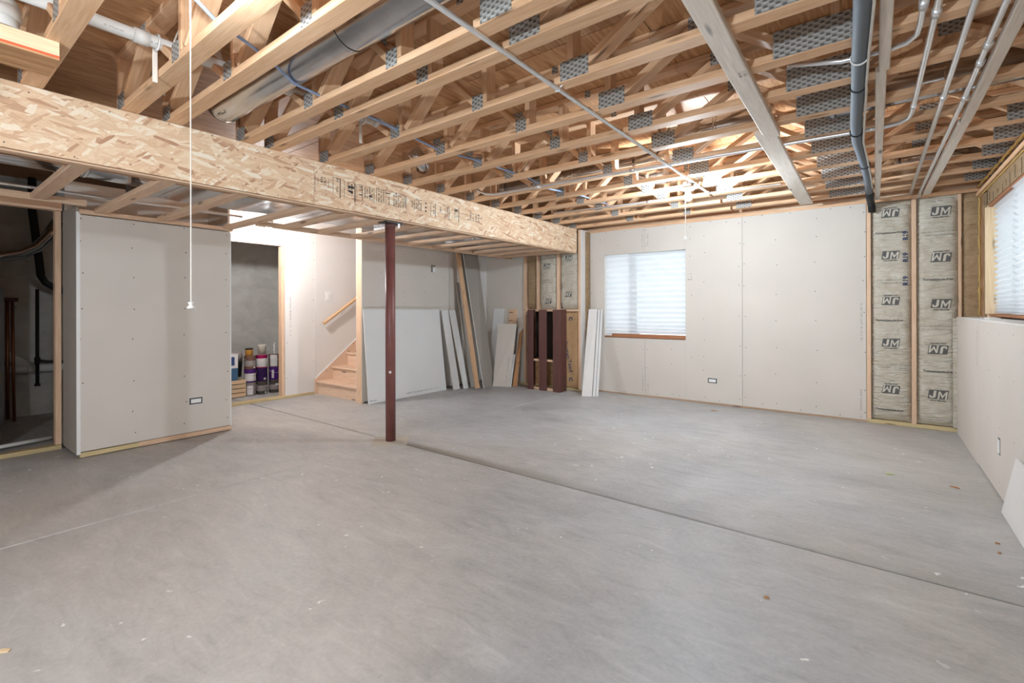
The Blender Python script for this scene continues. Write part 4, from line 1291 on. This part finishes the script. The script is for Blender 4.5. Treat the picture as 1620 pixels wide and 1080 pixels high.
# ------------------------------------------------------------------ lamps
def lamp(label, p, bulbmat, string_end=None, string_dx=(0, 0), box_up=True):
    """bare bulb in a white porcelain holder on a steel box, with a pull string"""
    p = Vector(p)
    t = thing('pull_chain_lamp', label, 'lamp', tuple(p))
    MB().sphere(p, .036, 14, 9).build('bulb', bulbmat, t, smooth=True)
    MB().lathe(p + Vector((0, 0, .034)), [(.016, 0), (.022, .02), (.028, .03), (.058, .036), (.060, .05), (.05, .056)], 22).build('holder', 'white_plastic', t, smooth=True)
    if box_up:
        MB().lathe(p + Vector((0, 0, .092)), [(.050, 0), (.052, .004), (.052, .045), (.047, .048)], 8).build('box', 'galvanized', t)
    if string_end is not None:
        q = p + Vector((string_dx[0], string_dx[1], .06))
        MB().tube([q, Vector((q.x, q.y, string_end))], .0016 if False else .0022, 6).build('pull_string', 'string', t)
        MB().lathe((q.x, q.y, string_end - .022), [(.0125, 0), (.0125, .004), (.0075, .009), (.006, .014), (.0095, .019), (.0095, .022)], 12).build('pull_knob', 'white_plastic', t, smooth=True)
    return t
lamp('lit bare bulb under the truss ceiling in front of the back window wall', (-1.39, 4.56, 2.305), 'bulb_main', 1.93, (-.02, -.02))
lamp('lit bare bulb overhead near the camera with a long pull string', (-1.875, .626, 2.40), 'bulb_near', 1.285, (-.03, .012))
hl = lamp('lit bare bulb in the hall above the storage doorway', (-5.90, 2.81, 2.243), 'bulb_hall')
MB().cyl((-5.90, 2.81, 2.378), (-5.90, 2.81, 2.81), .011, n=10).build('stem', 'conduit', hl)
rl = lamp('unseen fill bulb added low on a cord behind the camera', (-.7, -1.7, 1.60), 'bulb_fill', box_up=False)  # added unseen bulb, fills in light on the truss undersides
MB().tube([(-.7, -1.7, 1.685), (-.7, -1.7, 2.81)], .005, 8).build('cord', 'black_rubber', rl)

# ------------------------------------------------------------------ outlets
def outlet(label, axis, u, z, plane, horiz=True):
    hw, hh = (.056, .031) if horiz else (.031, .056)
    if axis == 'y':
        t = thing('outlet', label, 'outlet', (u, plane, z))
        f = lambda n, m, a, b, c, d: box(n, m, t, u - a, u + a, plane - d, plane - c, z - b, z + b)
    elif axis == 'x':
        t = thing('outlet', label, 'outlet', (plane, u, z))
        f = lambda n, m, a, b, c, d: box(n, m, t, plane + c, plane + d, u - a, u + a, z - b, z + b)
    else:
        t = thing('outlet', label, 'outlet', (plane, u, z))
        f = lambda n, m, a, b, c, d: box(n, m, t, plane - d, plane - c, u - a, u + a, z - b, z + b)
    f('box', 'outlet_box', hw, hh, 0, .0012)
    f('receptacle', 'white_plastic', hw * .78, hh * .62 if horiz else hh * .78, .0012, .005)
    return t
outlet('bare outlet in a dark box low on the boxed-out wall', 'x', 1.825, .355, XP)
outlet('bare outlet in a dark box low on the back window wall', 'y', -1.678, .31, YB)
o = outlet('bare upright outlet low on the knee wall', '-x', 4.467, .335, XR, False)
jb = thing('junction_box', 'small open metal box high on the wall behind the steel post', 'box', (XM, 5.065, 1.874))
box('back', 'galvanized', jb, XM + .0005, XM + .003, 5.02, 5.11, 1.82, 1.93)
box('cover', 'white_plastic', jb, XM + .003, XM + .006, 5.06, 5.108, 1.822, 1.90)

# ------------------------------------------------------------------ leaning sheets and lumber
def lean(name, label, cat, mat, a0, a1, b1, b0, t, edge=None, group=None):
    o = slab_lean(name, mat, None, a0, a1, b1, b0, t)
    tag(o, label, cat, group)
    if edge:
        me = o.data
        me.materials.append(M[edge])
        for i in (2, 3, 4, 5):
            me.polygons[i].material_index = 1
    return o
G_ = 'loose drywall offcuts leaning on the walls'
ls = lean('drywall_sheet', 'large white drywall sheet leaning along the wall behind the steel post', 'drywall sheet', 'drywall_cool', (-5.275, 3.80, .002), (-5.275, 5.225, .002), (-5.375, 5.165, 1.245), (-5.375, 3.79, 1.25), .0127, 'gypsum_edge', G_)
uv, fs_ = scribble(.62, .03, 1, 101, .75)
mb = MB()
put(mb, uv, fs_, lambda u, v: (-5.2735 - (.055 + v) * .08 + .001, 4.75 + u, .062 + v))
mb.build('print', 'print', ls)['kind'] = 'stuff'
uv, fs_ = scribble(.10, .022, 1, 102, 1)
mb = MB()
put(mb, uv, fs_, lambda u, v: (-5.2735 - (.04 + v) * .08 + .001, 3.87 + u, .045 + v))
mb.build('print', 'blue_ink', ls)['kind'] = 'stuff'
lean('drywall_strip', 'narrow drywall strip leaning beside the large sheet, first of two', 'drywall strip', 'drywall_cool', (-5.165, 5.27, .002), (-5.165, 5.41, .002), (-5.355, 5.345, 1.235), (-5.355, 5.20, 1.235), .013, 'gypsum_edge', G_)
lean('drywall_strip', 'narrow drywall strip leaning beside the twisted stud, second of two', 'drywall strip', 'drywall_cool', (-5.115, 5.445, .002), (-5.10, 5.545, .002), (-5.355, 5.50, 1.235), (-5.355, 5.36, 1.235), .013, 'gypsum_edge', G_)
lean('drywall_strip', 'tall thin grey drywall strip behind the twisted stud', 'drywall strip', 'drywall_back', (-5.12, 5.62, .002), (-5.10, 5.70, .002), (-5.365, 5.62, 1.68), (-5.365, 5.53, 1.68), .013, 'gypsum_edge', G_)
sd2 = board('stud_lumber', (-4.895, 5.52, .022), (-5.352, 5.515, 2.40), .078, .038, 'truss_wood', None, up=(1, 0, .2))
tag(sd2, 'knotty lone stud leaning from floor to soffit in the corner', 'lumber')
gs = lean('drywall_sheet', 'tall grey-backed drywall sheet leaning in the alcove corner', 'drywall sheet', 'drywall_back', (-4.87, 5.645, .002), (-4.93, 5.965, .002), (-5.372, 6.03, 2.40), (-5.372, 5.66, 2.40), .013, 'gypsum_edge', G_)

def pegboard(name, label, mat, x0, x1, xt0, xt1, yb, yt, z1):
    t = thing(name, label, 'pegboard', ((x0 + x1) / 2, yb, 0))
    o = slab_lean('board', mat, t, (x0, yb, .002), (x1, yb, .002), (xt1, yt, z1), (xt0, yt, z1), .006)
    mb = MB()
    cols, rows = max(2, int((x1 - x0) / .028)), int(z1 / .028)
    for j in range(1, rows):
        v = j / rows
        for i in range(1, cols):
            u = i / cols
            c = Vector((x0 + (x1 - x0) * u, yb, .002)).lerp(Vector((xt0 + (xt1 - xt0) * u, yt, z1)), v)
            mb.add([(c.x + .004 * math.cos(k_ * math.pi / 2), c.y - .0012, c.z + .004 * math.sin(k_ * math.pi / 2)) for k_ in range(4)], [(0, 1, 2, 3)])
    h = mb.build('holes', 'screw', t)
    h['kind'] = 'stuff'
pegboard('pegboard', 'white pegboard leaning behind the drywall offcut in the alcove', 'white_plastic', -5.27, -5.03, -5.215, -4.99, 6.20, 6.318, 1.255)
pegboard('pegboard', 'small pegboard piece behind the orange board in the alcove', 'white_plastic', -4.76, -4.64, -4.69, -4.60, 6.24, 6.318, .93)
lean('wood_offcut', 'tan wood offcut standing behind the drywall offcut in the alcove', 'offcut', 'stud_wood', (-4.93, 6.22, .002), (-4.77, 6.22, .002), (-4.715, 6.31, 1.245), (-4.875, 6.31, 1.25), .018)
o = lean('drywall_offcut', 'square-topped drywall offcut leaning in front of the pegboard', 'drywall offcut', 'drywall', (-4.905, 5.90, .002), (-4.645, 6.00, .002), (-4.655, 6.22, 1.005), (-4.99, 6.15, 1.005), .0127, 'gypsum_edge', G_)
uv, fs_ = scribble(.40, .025, 1, 111, .75)
mb = MB()
put(mb, uv, fs_, lambda u, v: (-4.695 - v, 5.975 - .004 + (u + .26) * .2, .27 + u))
mb.build('print', 'print', o)['kind'] = 'stuff'
lean('drywall_offcut', 'short narrow drywall offcut before the orange board in the alcove', 'drywall offcut', 'drywall_white', (-4.70, 6.01, .002), (-4.635, 6.04, .002), (-4.655, 6.18, .51), (-4.74, 6.16, .51), .0127, 'gypsum_edge', G_)
lean('board_offcut', 'short orange-brown board leaning against the alcove stud', 'offcut', 'orange_wood', (-4.645, 6.085, .002), (-4.575, 6.115, .002), (-4.58, 6.28, .93), (-4.65, 6.275, .84), .02)
lean('drywall_strip', 'wide drywall strip leaning beside the back window, frontmost', 'drywall strip', 'drywall_white', (-3.325, 5.99, .002), (-3.20, 6.06, .002), (-3.30, 6.43, 1.245), (-3.435, 6.41, 1.245), .0127, 'gypsum_edge', G_)
lean('drywall_strip', 'drywall strip edge showing between two others beside the back window', 'drywall strip', 'drywall_cool', (-3.195, 6.075, .002), (-3.165, 6.095, .002), (-3.265, 6.452, 1.235), (-3.295, 6.442, 1.235), .0127, 'gypsum_edge', G_)
lean('drywall_strip', 'thin drywall strip behind the others beside the back window', 'drywall strip', 'drywall_cool', (-3.158, 6.10, .002), (-3.130, 6.12, .002), (-3.232, 6.475, 1.245), (-3.26, 6.465, 1.245), .0127, 'gypsum_edge', G_)
lean('drywall_offcut', 'low drywall offcut leaning against the knee wall near the camera', 'drywall offcut', 'drywall_white', (.630, 4.13, .002), (.630, 2.9, .002), (.655, 2.9, .40), (.655, 3.90, .395), -.0127, 'gypsum_edge', G_)

# ------------------------------------------------------------------ storage room: paint cans, crate, jugs
def can(label, x_, y, z, body, band=None, lid='can_grey', r_=.077, h=.19, lab=None, handle=True):
    t = thing('paint_can', label, 'paint can', (x_, y, z), 'paint cans stacked in the storage room')
    MB().lathe((x_, y, z), [(r_ * .97, 0), (r_, .004), (r_, h - .01), (r_ * 1.03, h - .006), (r_ * 1.03, h), (r_ * .9, h + .001), (r_ * .88, h - .006)], 22).build('body', body, t, smooth=True)
    MB().lathe((x_, y, z + h - .005), [(r_ * .80, 0), (r_ * .80, .004)], 20).build('lid', lid, t)
    if band:
        z0, z1, m = band
        MB().lathe((x_, y, z), [(r_ + .0008, z0), (r_ + .0012, z0 + .001), (r_ + .0012, z1 - .001), (r_ + .0008, z1)], 22).build('label_band', m, t, smooth=True)
    if lab:
        a0, a1, z0, z1, m = lab
        n = 6
        vs_ = [(x_ + (r_ + .002) * math.cos(a0 + (a1 - a0) * i / n), y + (r_ + .002) * math.sin(a0 + (a1 - a0) * i / n), z + zz) for zz in (z0, z1) for i in range(n + 1)]
        MB().add(vs_, [(i, i + 1, n + 2 + i, n + 1 + i) for i in range(n)]).build('sticker', m, t)
    if handle:
        MB().tube([(x_ + (r_ + .006) * math.cos(a), y + (r_ + .006) * math.sin(a), z + h * .80 - .045 * math.sin((a + 1.57) / 3.14 * math.pi)) for a in [-1.57 + .314 * i for i in range(11)]], .0022, 5).build('handle', 'conduit', t)
CY = (3.177, 3.345, 3.53)
cxx = -7.25
can('grey paint can with white sticker at the bottom beside the crate', cxx, CY[0], 0, 'can_grey', (.03, .13, 'can_grey'), lab=(-.9, .1, .02, .15, 'can_white'))
can('grey labelled paint can in the bottom row, middle of three', cxx, CY[1], 0, 'can_dark', (.05, .13, 'can_grey'), 'can_brown', lab=(.1, .5, .01, .04, 'can_white'))
can('dark paint can with streaked label in the bottom row by the doorway stud', cxx, CY[2], 0, 'can_dark', (.05, .12, 'can_grey'), 'can_brown', lab=(-.3, .5, .11, .14, 'can_white'))
can('purple rimmed paint can with broad white label above the crate side', cxx, CY[0], .195, 'can_purple', (.02, .13, 'can_white'), 'can_purple')
can('plain purple paint can in the middle row, centre of the stack', cxx, CY[1], .195, 'can_purple_dark', None, 'can_purple', lab=(-.1, .35, .02, .05, 'can_white'), handle=False)
can('purple paint can with wire handle in the middle row by the stud', cxx, CY[2], .195, 'can_purple', None, 'can_purple_dark', lab=(-.9, -.5, .03, .15, 'can_label'))
can('brown topped grey paint can under the amber jar', cxx, CY[0], .39, 'can_brown', (.04, .12, 'can_grey'), 'can_grey', lab=(.2, .6, .01, .035, 'can_white'))
can('magenta rimmed paint can with white label on top of the stack', cxx, CY[1], .39, 'can_magenta', (.015, .14, 'can_white'), 'can_white', handle=False)
can('dark red paint can with white wraparound label on top by the stud', cxx, CY[2], .39, 'can_brown', None, 'can_grey', lab=(-1.2, .1, .01, .18, 'can_white'))
j = thing('amber_jar', 'small amber jar with black lid on the top paint can', 'jar', (cxx, 3.165, .582))
MB().lathe((cxx, 3.165, .582), [(.046, 0), (.05, .01), (.05, .085), (.046, .09)], 18).build('jar', 'jar_amber', j, smooth=True)
MB().lathe((cxx, 3.165, .672), [(.052, 0), (.053, .004), (.053, .016), (.05, .018)], 18).build('lid', 'black_rubber', j, smooth=True)
cb = thing('clear_bucket', 'cloudy plastic tub on the magenta paint can', 'tub', (cxx, 3.35, .582))
MB().lathe((cxx, 3.35, .582), [(.05, 0), (.058, .12), (.062, .15), (.058, .15), (.05, .02)], 18).build('tub', 'logo_paper', cb, smooth=True)
wv = MB().tube([(cxx, 3.53 + .006 * math.sin(i * 1.6), .582 + .018 * i) for i in range(10)], [.010 + .003 * math.sin(i * 2.2) for i in range(10)], 8).build('white_brush', 'white_plastic', None, smooth=True)
tag(wv, 'white wavy bristle stick standing on the top can by the stud', 'brush')
cr = thing('wooden_crate', 'slatted pine crate on the storage floor beside the cans', 'crate', (-7.3, 2.93, 0))
for k_ in range(4):
    board('slat', (-7.185, 2.76, .035 + .062 * k_), (-7.185, 3.09, .035 + .062 * k_), .012, .052, 'crate_wood', cr)
    board('slat', (-7.46, 2.76, .035 + .062 * k_), (-7.46, 3.09, .035 + .062 * k_), .012, .052, 'crate_wood', cr)
for y in (2.77, 3.08):
    board('end_board', (-7.45, y, .125), (-7.192, y, .125), .02, .24, 'crate_wood', cr)
box('bottom', 'crate_wood', cr, -7.45, -7.195, 2.785, 3.065, .005, .015)
jg = thing('detergent_jug', 'blue and white plastic jug standing in the pine crate', 'jug', (-7.28, 2.93, .02))
box('body', 'jug_blue', jg, -7.35, -7.22, 2.86, 3.0, .02, .42)
box('upper', 'can_white', jg, -7.35, -7.22, 2.86, 3.0, .42, .62)
box('label', 'label_blue', jg, -7.2195, -7.2185, 2.89, 2.955, .46, .58)
bn = thing('plastic_bin', 'dark bin with grey rim between the jug and the cans', 'bin', (-7.42, 3.06, .02))
MB().lathe((-7.50, 3.09, .26), [(.07, 0), (.085, .22), (.09, .225), (.08, .23)], 16).build('bin', 'bin_dark', bn, smooth=True)
MB().lathe((-7.50, 3.09, .49), [(.08, 0), (.09, .10), (.07, .14), (.03, .145)], 16).build('cover', 'can_grey', bn, smooth=True)

# ------------------------------------------------------------------ utility room: heater and pipes
wh = thing('water_heater', 'grey cylindrical water heater at the utility room opening edge', 'water heater', (-7.35, .46, 0))
MB().lathe((-7.35, .46, 0), [(.255, .05), (.265, .07), (.265, 1.46), (.25, 1.49), (.02, 1.51)], 40).build('tank', 'tank_grey', wh, smooth=True)
MB().cyl((-7.35, .46, 1.5), (-7.35, .46, 2.2), .06, n=18).build('flue', 'galvanized', wh, smooth=True)
for k_ in range(5):
    vs_ = [(-7.35 + .2665 * math.cos(a), .46 + .2665 * math.sin(a), .12 + .035 * k_ + dz) for dz in (0, .013) for a in (.55, .65, .75, .85, .95)]
    MB().add(vs_, [(i, i + 1, i + 6, i + 5) for i in range(4)]).build('vent_slot', 'black_rubber', wh)
vs_ = [(-7.35 + .267 * math.cos(a), .46 + .267 * math.sin(a), zz) for zz in (.50, .62) for a in (.7, .8, .9, 1.0)]
MB().add(vs_, [(i, i + 1, i + 5, i + 4) for i in range(3)]).build('label', 'tank_yellow', wh)
cp = thing('copper_pipe', 'pair of copper pipes standing beside the water heater', 'pipe', (-7.5, .8, 0))
MB().tube([(-7.60, .775, .05), (-7.62, .775, 1.37)], .016, 10).build('pipe', 'copper', cp, smooth=True)
MB().tube([(-7.60, .825, .02), (-7.62, .815, 1.35)], .014, 10).build('pipe', 'copper', cp, smooth=True)
MB().cyl((-7.62, .75, 1.37), (-7.62, .86, 1.37), .022, n=10).build('valve', 'brown_wood', cp)
bp = thing('black_gas_pipe', 'black iron pipe and hose in the utility room', 'pipe', (-7.83, 1.05, .3))
MB().tube([(-7.83, 1.04, .37), (-7.83, 1.04, 1.5)], .017, 10).build('pipe', 'black_iron', bp, smooth=True)
MB().tube([(-7.83, 1.00, 2.80), (-7.83, 1.0, 2.42), (-7.83, 1.06, 1.80), (-7.83, 1.07, 1.66), (-7.89, 1.12, 1.58), (-7.87, 1.20, 1.52), (-7.85, 1.35, 1.46)], .038, 12).build('hose', 'black_rubber', bp, smooth=True)
MB().tube([(-7.83, 1.04, .66), (-7.88, 1.12, .64), (-7.86, 1.3, .62)], .018, 10).build('branch', 'black_iron', bp, smooth=True)
MB().cyl((-7.83, 1.04, .62), (-7.83, 1.04, .70), .026, n=10).build('tee', 'black_iron', bp)
MB().cyl((-7.83, 1.04, .36), (-7.83, 1.04, .39), .026, n=10).build('cap', 'black_iron', bp)
up = thing('drain_pipe', 'white plastic wye drain pipe along the utility room wall', 'pipe', (-7.93, 1.0, .5))
MB().tube([(-7.93, .2, .57), (-7.93, 2.2, .555)], .052, 16).build('pipe', 'pvc', up, smooth=True)
MB().tube([(-7.93, .98, .585), (-7.93, .86, .68), (-7.93, .70, .80)], .052, 16).build('wye', 'pvc', up, smooth=True)
MB().cyl((-7.93, .96, .563), (-7.93, 1.02, .563), .06, n=16).build('hub', 'pvc', up, smooth=True)
fp = MB().tube([(-6.2, -3.3, .035), (-6.2, .58, .035), (-6.262, .93, .035)], .018, 10).build('floor_pipe', 'pvc', None, smooth=True)
tag(fp, 'white plastic pipe lying on the utility room floor', 'pipe')
fx = thing('flexible_duct', 'foil flexible duct sagging across the utility room', 'duct', (-7.7, .8, 1.9))
MB().tube([(-7.7, .1, 1.76), (-7.7, .5, 1.79), (-7.7, .73, 1.85), (-7.7, .9, 1.90), (-7.7, 1.02, 1.98), (-7.7, 1.12, 2.12), (-7.7, 1.2, 2.30)], [.055, .058, .056, .06, .057, .06, .06], 14).build('hose', 'galvanized', fx, smooth=True)
cv = MB().tube([(-6.7, 1.02, 2.8), (-6.7, 1.02, 2.0), (-6.7, 1.02, 1.63)], .010, 8).build('steel_conduit', 'conduit', None, smooth=True)
tag(cv, 'thin steel conduit hanging down inside the utility room', 'conduit')

# ------------------------------------------------------------------ bits on the floor
def chip(label, cat, mat, x_, y, L, W2, a, name='wood_chip'):
    mb = MB()
    c, s_ = math.cos(a), math.sin(a)
    pr = [(-L, -W2 * .3), (-L * .3, -W2), (L, -W2 * .5), (L * .8, W2), (-L * .5, W2 * .8)]
    top = [(x_ + u * c - v * s_, y + u * s_ + v * c, .006 + .003 * math.sin(i * 2)) for i, (u, v) in enumerate(pr)]
    bot = [(p[0], p[1], .0008) for p in top]
    mb.add(top + bot, [tuple(range(5)), (9, 8, 7, 6, 5)] + [(i, i + 5, (i + 1) % 5 + 5, (i + 1) % 5) for i in range(5)])
    tag(mb.build(name, mat, None), label, cat)
chip('pale green leaf scrap on the floor toward the knee wall', 'leaf', 'leaf', .093, 4.577, .032, .013, .5, 'leaf_scrap')
chip('orange wood chip on the floor beside the knee wall', 'wood chip', 'orange_wood', .444, 4.509, .030, .009, 2.6)
chip('small brown chip on the floor, farther of two near the leaning offcut', 'wood chip', 'orange_wood', .52, 3.573, .011, .005, .3)
chip('small brown chip on the floor, nearer of two near the leaning offcut', 'wood chip', 'orange_wood', .507, 3.441, .011, .005, .9)
chip('orange wood sliver on the floor in the middle of the near slab', 'wood chip', 'orange_wood', -.373, 2.303, .012, .004, .2)
chip('tan wood chip on the floor at the near side beside the beam joint', 'wood chip', 'clean_pine', -2.551, .247, .022, .010, .7)
chip('thin brown stick on the floor below the back wall outlet', 'wood chip', 'orange_wood', -1.554, 6.1, .04, .005, .1)
